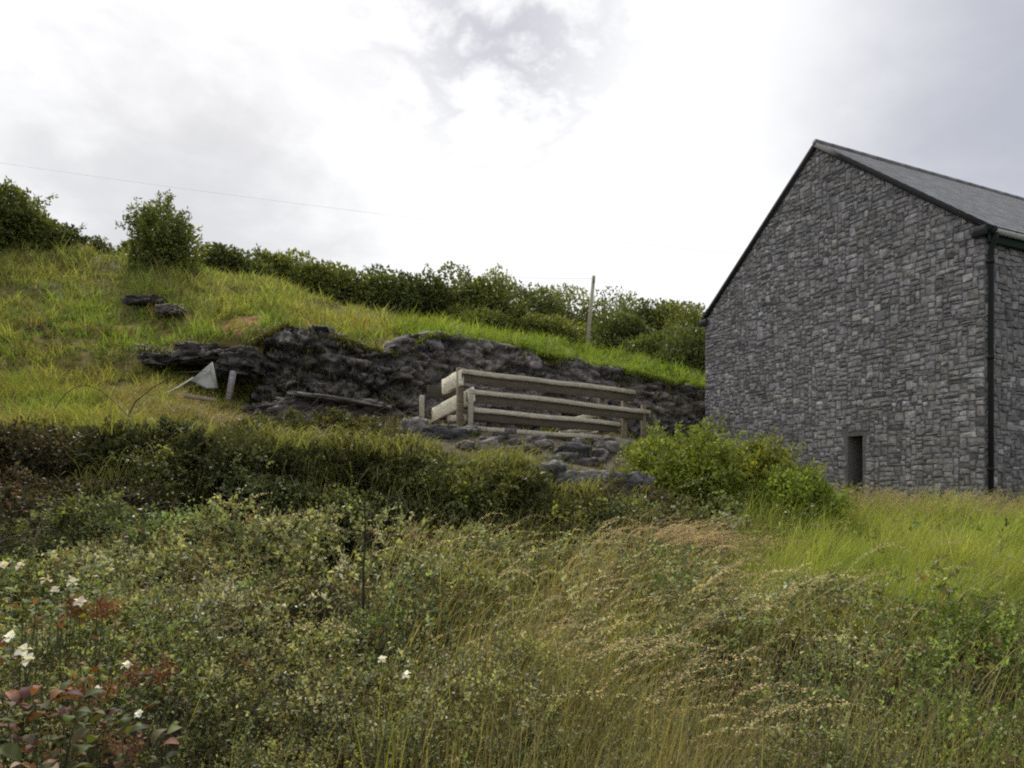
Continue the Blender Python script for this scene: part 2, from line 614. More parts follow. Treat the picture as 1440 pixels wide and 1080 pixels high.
ys = np.concatenate([np.linspace(-28, 0, 12), np.arange(.4, 8.9, .11), np.arange(9, 32, .16), np.geomspace(32.5, 560, 50)])
ss = np.concatenate([np.linspace(-3.2, -1.0, 30)[:-1], np.linspace(-1.0, 1.0, 300), np.linspace(1.0, 3.2, 30)[1:]])
SS, YY = np.meshgrid(ss, ys)
YS = np.where(YY < 0, 6.0 - YY * 1.0, YY * .92 + 6.0 * np.exp(-YY / 6.0))
XX = SS * YS
ZZ = ground(XX, YY)
tv = np.stack([XX, YY, ZZ], -1).reshape(-1, 3)
ni, nj = XX.shape
ii, jj = np.meshgrid(np.arange(ni - 1), np.arange(nj - 1), indexing='ij')
tf = np.stack([ii * nj + jj, ii * nj + jj + 1, (ii + 1) * nj + jj + 1, (ii + 1) * nj + jj], -1).reshape(-1, 4)
g1 = n2d(XX, YY, .35, 8, 4).reshape(-1, 1)
g2 = n2d(XX, YY, 1.6, 3, 4).reshape(-1, 1)
tcx = np.array([.085, .085, .022]) * (1 - g1) + np.array([.16, .125, .045]) * g1
tcx = tcx * (.55 + .9 * g2)
px_, py_ = P(335, 0, 16.9)[:2]
UU = 720 + F * XX / np.maximum(YY, 2.5)
yd = (np.clip((UU - 570) / 60, 0, 1) * np.clip((960 - UU) / 60, 0, 1) * np.clip((YY - 9.3) / .8, 0, 1) * np.clip((face_y(UU) + .6 - YY) / .3, 0, 1)).reshape(-1, 1)
tcx = tcx * (1 - yd) + np.array([.085, .070, .052]) * (.4 + 1.2 * g2) * yd
og = np.clip(1.6 - np.hypot((XX - px_) / .55, (YY - py_) / .5) - (n2d(XX, YY, 5, 4) - .5) * 2, 0, 1).reshape(-1, 1)
tcx = tcx * (1 - og) + np.array([.30, .155, .07]) * og
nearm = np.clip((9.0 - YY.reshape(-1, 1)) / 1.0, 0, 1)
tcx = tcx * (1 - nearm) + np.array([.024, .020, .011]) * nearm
M_soil = rough_mat('turf_soil', 6, .9, .95, .1, .55, 1.4, dist=.08)
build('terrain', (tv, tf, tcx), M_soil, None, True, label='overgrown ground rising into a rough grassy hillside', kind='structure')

# ================================================================== stone building
U = 0.0115
kq = 1.54
Rc = np.array([665 * U, F * U, 0.0])
Lc = np.array([272 * kq * U, F * U * kq, 0.0])
W = float(np.linalg.norm(Lc - Rc))
gv = (Lc - Rc) / W
rv = np.array([gv[1], -gv[0], 0.0])            # along the ridge, away from the gable
BASE, EAVE = -1.0, (HOR - 322) * U
AP_T = .492
APEX = (HOR - 209) * U * (1 + (kq - 1) * AP_T)
LEN = 13.0
UP = np.array([0, 0, 1.0])


def gp(a, h, out=0.0):      # gable plane: a from right corner, h absolute height
    return Rc + gv * a + UP * h - rv * out


def sp_(a, h, out=0.0):     # side wall: a from the gable corner along the ridge
    return Rc + rv * a + UP * h - gv * out


bld = thing('stone_building', (Rc[0], Rc[1], BASE), 'grey rubble stone building with a steep slate roof behind tall grass', 'building')


def gable_top(a):
    return EAVE + (APEX - EAVE) * (a / (AP_T * W) if a < AP_T * W else (W - a) / ((1 - AP_T) * W))


def pack(Wd, Hd, cell, rnd):
    nx, ny = int(round(Wd / cell)), int(round(Hd / cell))
    occ = np.zeros((nx, ny), bool)
    out = []
    for j in range(ny):
        i = 0
        while i < nx:
            if occ[i, j]:
                i += 1
                continue
            ww = rnd.choice((2, 2, 3, 3, 3, 4, 4, 5, 6))
            hh = rnd.choice((1, 2, 2, 2, 2, 3, 3, 4)) if ww < 5 else rnd.choice((1, 2, 2))
            m = 0
            while m < ww and i + m < nx and not occ[i + m, j]:
                m += 1
            rest = 0
            while i + m + rest < nx and not occ[i + m + rest, j] and rest < 2:
                rest += 1
            if rest == 1:
                m += 1
            hh = min(hh, ny - j)
            occ[i:i + m, j:j + hh] = True
            out.append((i * cell, j * cell, (i + m) * cell, (j + hh) * cell))
            i += m
    return out


def clip(poly, a, b, c):    # keep a*x+b*y<=c
    out = []
    for i in range(len(poly)):
        p, q = poly[i], poly[(i + 1) % len(poly)]
        dp, dq = a * p[0] + b * p[1] - c, a * q[0] + b * q[1] - c
        if dp <= 0:
            out.append(p)
        if (dp < 0) != (dq < 0) and dp != dq:
            t = dp / (dp - dq)
            out.append((p[0] + (q[0] - p[0]) * t, p[1] + (q[1] - p[1]) * t))
    return out


def stones(rects, place, V, Fc, C, base, rnd, keep=None, joint=.007, depth=(.008, .032), lines=(), jt=.016):
    for (x0, y0, x1, y1) in rects:
        cx, cy = (x0 + x1) / 2, (y0 + y1) / 2
        if keep and not keep(x0, y0, x1, y1):
            continue
        j = lambda: rnd.uniform(-jt, jt)
        poly = [(x0 + joint + j(), y0 + joint + j()), (x1 - joint + j(), y0 + joint + j()), (x1 - joint + j(), y1 - joint + j()), (x0 + joint + j(), y1 - joint + j())]
        if rnd.random() < .45:      # knock a corner off
            k = rnd.randrange(4)
            p, a, b = poly[k], poly[k - 1], poly[(k + 1) % 4]
            f = rnd.uniform(.12, .35)
            poly[k:k + 1] = [(p[0] + (a[0] - p[0]) * f, p[1] + (a[1] - p[1]) * f), (p[0] + (b[0] - p[0]) * f, p[1] + (b[1] - p[1]) * f)]
        for ln in lines:
            poly = clip(poly, *ln)
            if len(poly) < 3:
                break
        if len(poly) < 3:
            continue
        d = rnd.uniform(*depth)
        mx = sum(p[0] for p in poly) / len(poly)
        my = sum(p[1] for p in poly) / len(poly)
        n0 = len(V)
        tx, ty = rnd.uniform(-.05, .05), rnd.uniform(-.05, .05)
        for p in poly:
            V.append(place(p[0], p[1], 0.0))
        for p in poly:
            ix, iy = mx + (p[0] - mx) * .90, my + (p[1] - my) * .88
            V.append(place(ix, iy, d + (ix - mx) * tx + (iy - my) * ty))
        V.append(place(mx, my, d + rnd.uniform(.0, .02)))
        m = len(poly)
        for i in range(m):
            i2 = (i + 1) % m
            Fc.append((n0 + i, n0 + i2, n0 + m + i2, n0 + m + i))
            Fc.append((n0 + m + i, n0 + m + i2, n0 + 2 * m))
        t = rnd.random()
        b = np.array(base) * (0.76 + .42 * rnd.random())
        if t < .10:
            b = b * 1.45
        elif t < .18:
            b = b * .65
        wv = float(n2d(np.array([mx]), np.array([my]), .75, 15, 3)[0])
        b = b * (.72 + .56 * wv)
        tone = rnd.random()
        b = b * (np.array([1.03, 1.0, .95]) if tone < .3 else np.array([.99, .99, 1.01]) if tone < .7 else np.array([1.0, .98, 1.0]))
        C.extend([b] * (2 * m + 1))


rnd = random.Random(5)
# slot opening low in the gable
def on_gable(u):
    t = (u - 720) / F
    return (t * Rc[1] - Rc[0]) / (gv[0] - t * gv[1])


sa0, sa1 = on_gable(1213), on_gable(1192)
ym = Rc[1] + gv[1] * (sa0 + sa1) / 2
sh0, sh1 = BASE + .1, (HOR - 613) / F * ym
V, Fc, C = [], [], []
slope_r = (APEX - EAVE) / (AP_T * W)
slope_l = (APEX - EAVE) / ((1 - AP_T) * W)
H0 = BASE
lines = [(-slope_r, 1, EAVE - H0), (slope_l, 1, EAVE - H0 + slope_l * W)]
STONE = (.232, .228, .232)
MORT = np.array([.15, .144, .144])


def keep_g(x0, y0, x1, y1):
    return not (x1 > sa0 - .02 and x0 < sa1 + .02 and y1 + H0 > sh0 - .02 and y0 + H0 < sh1 + .01)


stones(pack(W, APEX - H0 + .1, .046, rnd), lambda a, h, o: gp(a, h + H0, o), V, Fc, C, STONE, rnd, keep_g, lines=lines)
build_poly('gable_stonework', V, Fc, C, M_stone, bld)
V, Fc, C = [], [], []
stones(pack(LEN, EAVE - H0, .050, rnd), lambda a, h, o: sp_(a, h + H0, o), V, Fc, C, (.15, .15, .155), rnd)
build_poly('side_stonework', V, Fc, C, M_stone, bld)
# mortar core with a real hole for the slot
V, Fc = [], []


def face(pts):
    n = len(V)
    V.extend(pts)
    Fc.append(tuple(range(n, n + len(pts))))


e = .004
at_ = AP_T * W
face([gp(0, BASE), gp(sa0, BASE), gp(sa0, gable_top(sa0)), gp(0, EAVE)])
face([gp(sa1, BASE), gp(W, BASE), gp(W, EAVE), gp(at_, APEX), gp(sa1, gable_top(sa1))] if sa1 < at_ else [gp(sa1, BASE), gp(W, BASE), gp(W, EAVE), gp(sa1, gable_top(sa1))])
face([gp(sa0, sh1), gp(sa1, sh1), gp(sa1, gable_top(sa1)), gp(sa0, gable_top(sa0))])
face([gp(sa0, BASE), gp(sa1, BASE), gp(sa1, sh0), gp(sa0, sh0)])
dp = -1.1
face([gp(sa0, sh0), gp(sa0, sh0, dp), gp(sa0, sh1, dp), gp(sa0, sh1)])
face([gp(sa1, sh0), gp(sa1, sh1), gp(sa1, sh1, dp), gp(sa1, sh0, dp)])
face([gp(sa0, sh1), gp(sa0, sh1, dp), gp(sa1, sh1, dp), gp(sa1, sh1)])
face([gp(sa0, sh0), gp(sa1, sh0), gp(sa1, sh0, dp), gp(sa0, sh0, dp)])
face([sp_(0, BASE), sp_(0, EAVE), sp_(LEN, EAVE), sp_(LEN, BASE)])
bk = lambda a, h: Rc + gv * a + rv * LEN + UP * h
face([bk(0, BASE), bk(0, EAVE), bk(at_, APEX), bk(W, EAVE), bk(W, BASE)])
face([gp(W, BASE), bk(W, BASE), bk(W, EAVE), gp(W, EAVE)])
build_poly('wall', V, Fc, [MORT] * len(V), M_mortar, bld)
V, Fc = [], []
face([gp(sa0 - .001, sh0, dp + .02), gp(sa1 + .001, sh0, dp + .02), gp(sa1 + .001, sh1, dp + .02), gp(sa0 - .001, sh1, dp + .02)])  # near-black sheet and strips paint the shade inside the slot
for x in np.linspace(sa0, sa1, 5)[1:-1]:
    face([gp(x - .008, sh0, dp + .05), gp(x + .008, sh0, dp + .05), gp(x + .008, sh1, dp + .05), gp(x - .008, sh1, dp + .05)])
build_poly('slot_shade', V, Fc, [np.array([.012, .011, .010])] * len(V), M_paint, bld, label='black painted shade inside the narrow opening low in the gable')

# roof
VERGE, OVER, THK = .07, .16, .06
for sgn, a_e, run in ((1, 0.0, at_), (-1, W, W - at_)):
    d_h = (at_ - a_e) / abs(at_ - a_e)
    sl = math.hypot(run, APEX - EAVE)
    upv = (gv * d_h * run + UP * (APEX - EAVE)) / sl       # up the slope
    nrm_ = np.cross(rv, upv)
    if nrm_[2] < 0:
        nrm_ = -nrm_
    e0 = Rc + gv * a_e + UP * EAVE - rv * VERGE - upv * OVER + nrm_ * .03
    Ltot, St = LEN + 2 * VERGE, sl + OVER
    # deck
    acc = Acc()
    Vd = []
    for (a, s, n_) in ((0, 0, 0), (Ltot, 0, 0), (Ltot, St, 0), (0, St, 0), (0, 0, THK), (Ltot, 0, THK), (Ltot, St, THK), (0, St, THK)):
        Vd.append(e0 + rv * a + upv * s + nrm_ * n_)
    acc.add(Vd, [[0, 3, 2, 1], [4, 5, 6, 7], [0, 1, 5, 4], [1, 2, 6, 5], [2, 3, 7, 6], [3, 0, 4, 7]], np.array([.03, .03, .03]))
    rf = build('roof', acc, M_slate, bld)
    acc = Acc()
    gauge, wsl = .22, .30
    nr = int(math.ceil(St / gauge))
    for k in range(nr):
        s0 = k * gauge
        s1 = min(s0 + gauge * 1.25, St)
        off = (k % 2) * wsl / 2
        x = -off
        while x < Ltot:
            x0, x1 = max(x, 0) + .002, min(x + wsl, Ltot) - .002
            x += wsl
            if x1 - x0 < .02:
                continue
            lift = THK + .004
            c = np.array([.275, .278, .29]) * rnd.uniform(.88, 1.12)
            q = []
            for (a, s, n_) in ((x0, s0, lift + .012), (x1, s0, lift + .012), (x1, s1, lift + .001), (x0, s1, lift + .001), (x0, s0, lift + .003), (x1, s0, lift + .003)):
                q.append(e0 + rv * a + upv * s + nrm_ * (n_ + rnd.uniform(0, .0015)))
            acc.add(q, [[0, 1, 2, 3], [4, 5, 1, 0]], c)
    build('slates', acc, M_slate, rf)
    # barge board on the verge
    acc = Acc()
    b0 = e0 - rv * .012 + nrm_ * (THK + .012)
    plank(acc, b0, b0 + upv * (St + .01), .085, .024, nrm_, (.018, .019, .021), 0)
    build('barge_board', acc, M_paint, bld)
    if sgn == 1:
        # fascia, gutter and downpipe on the near eave
        acc = Acc()
        f0 = Rc - rv * VERGE * .9 + UP * (EAVE - .075) - gv * .10
        plank(acc, f0, f0 + rv * (LEN + .1), .17, .03, (0, 0, 1), (.012, .028, .022), 0)
        build('fascia_board', acc, M_paint, bld)
        acc = Acc()
        gc = f0 + UP * .00 - gv * .075
        Vg, Fg = [], []
        K = 9
        for end in (0, LEN + .1):
            for rr in (.058, .052):
                for i in range(K):
                    th = math.pi * i / (K - 1)
                    Vg.append(gc + rv * end + (-gv) * (math.cos(th) * rr) - UP * (math.sin(th) * rr))
        for i in range(K - 1):
            Fg.append([i, i + 1, 2 * K + i + 1, 2 * K + i])
            Fg.append([K + i, 3 * K + i, 3 * K + i + 1, K + i + 1])
            Fg.append([i, K + i, K + i + 1, i + 1])
        for i in (0, K - 1):
            Fg.append([i, 2 * K + i, 3 * K + i, K + i])
        acc.add(Vg, Fg, np.array([.42, .45, .44]))
        gt = build('gutter', acc, M_paint, bld)
        for xx in (.5, 1.5, 2.5, 3.5, 4.5):
            acc = Acc()
            tube(acc, [gc + rv * xx + UP * .012, gc + rv * xx - gv * .066 + UP * .012], .012, .012, (.02, .03, .028), 5)
            build('bracket', acc, M_paint, gt)
        acc = Acc()
        tube(acc, [gc + rv * .002, gc - rv * .012], .066, .066, (.012, .016, .016), 10)
        build('end_cap', acc, M_paint, gt)
        acc = Acc()
        dpb = Rc + rv * .02 - gv * .085
        tube(acc, [gc + rv * .06 - UP * .05, gc + rv * .05 - UP * .13, dpb + UP * (EAVE - .36), dpb + UP * (EAVE - .5), dpb + UP * 2.0, dpb + UP * (BASE + .1)], .042, .042, (.008, .009, .010), 12)
        dpipe = build('downpipe', acc, M_paint, bld, True)
        for hz in (EAVE - .55, 2.2, .4):
            acc = Acc()
            tube(acc, [dpb + UP * (hz + .03), dpb + UP * (hz - .03)], .052, .052, (.008, .009, .010), 12)
            build('pipe_bracket', acc, M_paint, dpipe)
    # kneeler box at the foot of the verge
    acc = Acc()
    k0 = Rc + gv * (a_e - d_h * .10) + UP * (EAVE + .04) - rv * (VERGE + .015)
    plank(acc, k0, k0 + gv * d_h * .26, .16, .05, (0, 0, 1), (.018, .019, .021), 0)
    build('verge_box', acc, M_paint, bld)
acc = Acc()
rc0 = Rc + gv * at_ + UP * (APEX + .115) - rv * (VERGE + .01)
for i in range(30):
    a = rc0 + rv * i * (LEN + .2) / 30
    tube(acc, [a, a + rv * ((LEN + .2) / 30 - .006)], .065, .062, np.array([.12, .122, .13]) * rnd.uniform(.85, 1.15), 8)
build('ridge_tiles', acc, M_slate, bld)

# ================================================================== timber pen
PA = np.array([-.80, 12.0])
PF = np.array([.82, .572])


def pen(u, v, out=0.0):
    t_ = (u - 720) / F
    s = (t_ * PA[1] - PA[0]) / (PF[0] - t_ * PF[1])
    y = PA[1] + s * PF[1]
    p = P(u, v, y)
    return p + np.array([.572, -.82, 0]) * out


pen_o = thing('timber_pen', tuple(pen(655, 610)), 'long weathered timber plank pen with pale rails on the rubble below the rock wall', 'pen')
LIGHT, DARK, MID = np.array([.44, .41, .325]), np.array([.115, .098, .074]), np.array([.16, .13, .09])
for (uL, vL, uR, vR, hb) in ((648, 520, 890, 549, .205), (657, 547, 911, 577, .205), (664, 573, 868, 594, .19), (655, 599, 842, 612, .10)):
    acc = Acc()
    p, q = pen(uL, vL, 0), pen(uR, vR, 0)
    plank(acc, p - UP * .076, q - UP * .076, hb - .06, .06, C=DARK * random.uniform(.8, 1.25))
    pl = build('plank', acc, M_wood, pen_o)
    acc = Acc()
    plank(acc, pen(uL, vL, .03), pen(uR, vR, .03), .078, .12, C=LIGHT * random.uniform(1.0, 1.25))
    build('capping_rail', acc, M_wood, pl)
acc = Acc(); plank(acc, pen(846, 612, .05), pen(882, 620, .05), .09, .10, C=LIGHT * .8); build('plank', acc, M_wood, pen_o)
# end boards at the left, pale and slipping
SB = np.array([-.572, .82, 0])
for (a, b, hb, c) in (
    (pen(649, 519, .02), P(623, 534, 12.75), .27, LIGHT * 1.55),
    (pen(663, 545, .05), P(603, 577, 13.2), .25, LIGHT * 1.65),
    (P(655, 583, 12.2), P(630, 585, 12.8), .10, LIGHT * 1.2)):
    acc = Acc(); plank(acc, a, b, hb, .05, C=c); build('end_board', acc, M_wood, pen_o)
for (u, v0, v1, out, w_, c) in ((659, 549, 601, .06, .06, LIGHT * .7), (652, 516, 608, -.12, .10, MID), (850, 548, 618, -.10, .09, MID), (883, 546, 622, -.1, .09, MID * 1.2), (905, 570, 625, .0, .08, MID), (629, 548, 588, -.9, .06, LIGHT * .8)):
    acc = Acc()
    a, b = pen(u, v0, out), pen(u, v1, out)
    a[0:2] = b[0:2]
    plank(acc, a - np.array([PF[0], PF[1], 0]) * w_ / 2, a + np.array([PF[0], PF[1], 0]) * w_ / 2, a[2] - b[2] + .25, .08, C=c)
    build('post', acc, M_wood, pen_o)
# back boards
for h in (2.0, 1.6, 1.25):
    acc = Acc()
    a = np.array([PA[0], PA[1], h]) + SB * 1.3
    plank(acc, a, a + np.array([PF[0], PF[1], 0]) * 4.0, .22, .05, C=DARK * .6)
    build('back_plank', acc, M_wood, pen_o)
# cross pieces at the right end
for (u, v, c) in ((851, 580, LIGHT * 1.3), (846, 600, LIGHT * 1.1), (860, 604, LIGHT)):
    acc = Acc()
    a = pen(u, v, .02)
    plank(acc, a, a + SB * 1.3, .07, .07, C=c)
    build('cross_rail', acc, M_wood, pen_o)

# ================================================================== rocks
ROCK = np.array([.092, .084, .078])
def outcrop(lst, label, loc):
    t = Acc()
    for (u, v, Y, rx, ry, rz, sd_, rot, c) in lst:
        rock_mesh(t, P(u, v, Y), (rx, ry, rz), sd_, ROCK * c, 46, .42, .16, rot, .55)
    o = build('rock_outcrop', t, M_rock, None, label=label, cat='rock')
    return o


def rock_face():
    na, nh, nb = 460, 64, 14
    uu = np.concatenate([np.linspace(352, 600, 230), np.linspace(601.5, 1020, na - 230)])
    y0 = face_y(uu); x0 = (uu - 720) / F * y0
    zt = face_top(uu) + .10 * (n2d(uu * .03, uu * 0, 1.0, 3, 3) - .5) * 4
    zb = np.full(na, .75)
    tx = np.gradient(x0); ty = np.gradient(y0); ln = np.hypot(tx, ty)
    nx, ny = ty / ln, -tx / ln                       # outward, to the viewer's side
    rows = []
    for k in range(nh):
        f = k / (nh - 1)
        z = zb + (zt - zb) * f
        back = .42 * f + .10 * f ** 6
        rows.append(np.stack([x0 - nx * back, y0 - ny * back, z], -1))
    for k in range(1, nb):
        f = k / (nb - 1)
        rows.append(np.stack([x0 - nx * (.52 + 1.5 * f), y0 - ny * (.52 + 1.5 * f), zt + .03 - .25 * f], -1))
    p = np.stack(rows, 0)
    nrm3 = np.broadcast_to(np.stack([nx, ny, np.zeros(na)], -1)[None], p.shape).copy()
    nrm3[nh:] = np.array([0, 0, 1.0])
    wp = p + .22 * (np.stack([fbm(p * 1.3 + k * 9, 3) for k in range(3)], -1) - .5)
    tilt = wp.copy(); tilt[..., 2] += .16 * tilt[..., 0]
    h0, c0 = worley(tilt / np.array([1.0, 1.0, .42]))
    h1, c1 = worley(tilt / np.array([.42, .42, .19]) + 5)
    h2, c2 = worley(tilt / np.array([.17, .17, .075]) + 11)
    d = (h0 - .5) * .46 - c0 * .13 + (h1 - .5) * .26 - c1 * .07 + (h2 - .5) * .10 - c2 * .03 + (fbm(p * 9, 3) - .5) * .06
    damp = np.ones(p.shape[:2]); damp[nh:] = .45
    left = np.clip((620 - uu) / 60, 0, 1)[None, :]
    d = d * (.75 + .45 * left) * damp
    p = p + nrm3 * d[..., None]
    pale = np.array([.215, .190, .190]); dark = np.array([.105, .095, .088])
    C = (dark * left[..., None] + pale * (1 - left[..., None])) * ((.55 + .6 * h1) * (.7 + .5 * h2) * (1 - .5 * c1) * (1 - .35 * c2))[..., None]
    lich = np.clip((fbm(p * 2.1 + 30, 4) - .56) * 8, 0, 1)[..., None]
    C = C * (1 - .6 * lich) + np.array([.22, .205, .19]) * .6 * lich
    moss = np.clip((fbm(p * 2.4 + 60, 4) - .57) * 7, 0, 1)[..., None]
    C = C * (1 - .3 * moss) + np.array([.060, .060, .040]) * .3 * moss
    # close it with a buried back and foot
    rows2 = [p[-1] + np.array([0, .05, -1.6]), p[0] + np.array([0, .8, -.1])]
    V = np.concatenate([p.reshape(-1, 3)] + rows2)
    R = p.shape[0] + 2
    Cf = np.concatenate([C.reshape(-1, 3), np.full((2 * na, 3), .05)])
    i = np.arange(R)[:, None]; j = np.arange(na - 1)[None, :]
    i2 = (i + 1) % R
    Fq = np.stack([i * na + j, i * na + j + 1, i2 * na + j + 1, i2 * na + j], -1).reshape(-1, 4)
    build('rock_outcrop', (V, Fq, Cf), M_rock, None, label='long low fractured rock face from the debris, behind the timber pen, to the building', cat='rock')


rock_face()
outcrop([(440, 588, 14.0, .62, .6, .36, 4, -.1, .75), (502, 594, 13.9, .72, .6, .36, 5, .1, .7), (385, 590, 14.0, .5, .5, .3, 6, .1, 1.0)], 'low dark rock shelf at the foot of the big rock face', None)
acc = Acc()
rock_mesh(acc, P(478, 564, 13.55), (.95, .4, .05), 21, np.array([.20, .185, .18]), 24, .25, 0, -.10, .5)
V_, F_, C_ = acc.data()
V_[:, 2] -= (V_[:, 0] - P(478, 0, 13.5)[0]) * .14
build('rock_slab', (V_, F_, C_), M_rock, None, label='thin pale flat slab lying across the low dark rock shelf', cat='rock')
outcrop([(240, 438, 17.9, .30, .3, .13, 8, 0, 1.6), (205, 424, 18.5, .45, .3, .12, 18, 0, .8)], 'small dark rock breaking through the upper grass below the bushes', None)
outcrop([(68, 466, 16.5, .40, .3, .08, 9, .1, 1.2)], 'flat grey rock in the grass at the far left', None)
outcrop([(290, 500, 15.0, .55, .5, .20, 10, -.2, .8), (228, 508, 14.8, .35, .4, .12, 12, .2, 1.2), (335, 512, 15.0, .40, .5, .30, 20, .2, .85)], 'ragged dark rock ledge under a grass overhang above the pale debris', None)

# loose stones
def boulder(u, v, Y, r, sd_, c, label, group=None, name='boulder', rot=0.0):
    acc = Acc()
    rock_mesh(acc, P(u, v, Y), r, sd_, np.array(c), 20, .4, 0, rot, .6)
    build(name, acc, M_rock, None, label=label, cat='stone', group=group)


boulder(583, 606, 11.3, (.20, .2, .20), 31, (.20, .19, .185), 'pointed grey boulder on the bank left of the timber pen')
boulder(625, 612, 11.2, (.34, .25, .15), 32, (.12, .115, .12), 'broad dark grey boulder under the left end of the pen')
boulder(555, 612, 11.0, (.13, .12, .10), 33, (.24, .225, .20), 'small pale boulder beside the pointed grey one')
boulder(806, 640, 10.6, (.26, .2, .17), 34, (.085, .085, .088), 'dark smooth boulder below the right half of the timber pen')
boulder(826, 684, 8.3, (.33, .25, .17), 35, (.12, .117, .118), 'big flat grey boulder sunk in the bank below the pen')
boulder(770, 672, 8.4, (.25, .25, .17), 36, (.105, .10, .10), 'mid grey boulder half under the brambles below the pen')
boulder(880, 690, 8.2, (.30, .25, .20), 37, (.10, .098, .10), 'dark grey boulder at the left foot of the green bush')
rs = random.Random(3)
for i in range(26):
    u = rs.uniform(650, 880); Y = rs.uniform(10.2, 11.9)
    x = (u - 720) / F * Y
    z = gz(x, Y)
    r = rs.uniform(.06, .17)
    acc = Acc()
    rock_mesh(acc, (x, Y, z + r * .25), (r * rs.uniform(.9, 1.6), r, r * rs.uniform(.5, .8)), 40 + i, np.array([.12, .11, .105]) * rs.uniform(.5, 1.5), 12, .45, 0, rs.uniform(0, 3), .6)
    build('rubble_stone', acc, M_rock, None, label='small loose stone in the rubble below the timber pen', cat='stone', group='loose rubble stones below the timber pen')

# ================================================================== debris left of the rocks
acc = Acc()
q = [P(268, 535, 12.6), P(298, 509, 12.7), P(306, 546, 12.7), P(290, 547, 12.6)]
n_ = np.array([.25, .9, .1]) * .02
acc.add(q + [p + n_ for p in q], [[0, 1, 2, 3], [7, 6, 5, 4], [0, 4, 5, 1], [1, 5, 6, 2], [2, 6, 7, 3], [3, 7, 4, 0]], np.array([.27, .27, .25]))
build('broken_board', acc, M_paint, None, label='pale grey three cornered broken board standing among dry stalks', cat='board')
acc = Acc(); tube(acc, [P(228, 556, 12.5), P(250, 545, 12.5), P(272, 531, 12.5)], .018, .014, (.55, .54, .48), 6)
build('pole', acc, M_wood, None, label='thin white pole leaning beside the pale broken board', cat='pole')
for (a, b, hb, c, lb) in ((P(203, 556, 12.2), P(290, 577, 11.9), .07, LIGHT * .9, 'pale plank sloping down on the ground under the white pole'),
                          (P(240, 553, 12.7), P(304, 560, 12.9), .06, np.array([.30, .24, .20]), 'pinkish plank lying below the pale broken board'),
                          (P(325, 522, 13.3), P(331, 523, 13.3), .55, np.array([.24, .22, .23]), 'short grey upright stump of a post beside the dark rock')):
    acc = Acc(); plank(acc, a, b, hb, .10, C=c)
    build('fence_post' if 'post' in lb else 'loose_plank', acc, M_wood, None, label=lb, cat='post' if 'post' in lb else 'plank')

# ================================================================== pole and wires
acc = Acc()
pb, pt = P(826, 487, 28.0), P(835, 388, 28.0)
pb = pb + (pb - pt) * .25
up_o = thing('utility_pole', tuple(pb), 'slender weathered wooden pole leaning slightly among the scrub on the skyline', 'pole')
tube(acc, [pb, (pb + pt) / 2, pt], .085, .068, (.30, .285, .21), 10)
build('shaft', acc, M_wood, up_o, True)
acc = Acc(); tube(acc, [pt + np.array([.0, -.08, -.28]), pt + np.array([.0, -.16, -.26]), pt + np.array([0, -.16, -.14])], .035, .03, (.06, .06, .06), 8)
build('insulator', acc, M_paint, up_o, True)


def wire(p, q, sag, label):
    acc = Acc()
    t = np.linspace(0, 1, 24)[:, None]
    pts = p * (1 - t) + q * t
    pts[:, 2] -= sag * 4 * (t * (1 - t))[:, 0]
    tube(acc, pts, .007, .007, (.30, .30, .31), 4)
    build('overhead_wire', acc, M_paint, None, True, label=label, cat='wire')


wire(P(-160, 205, 58), P(1180, 372, 50), .5, 'faint overhead wire crossing the sky above the hillside')
wire(pt + np.array([0, -.16, -.14]), P(520, 376, 60), .25, 'faint overhead wire running left from the pole on the skyline')

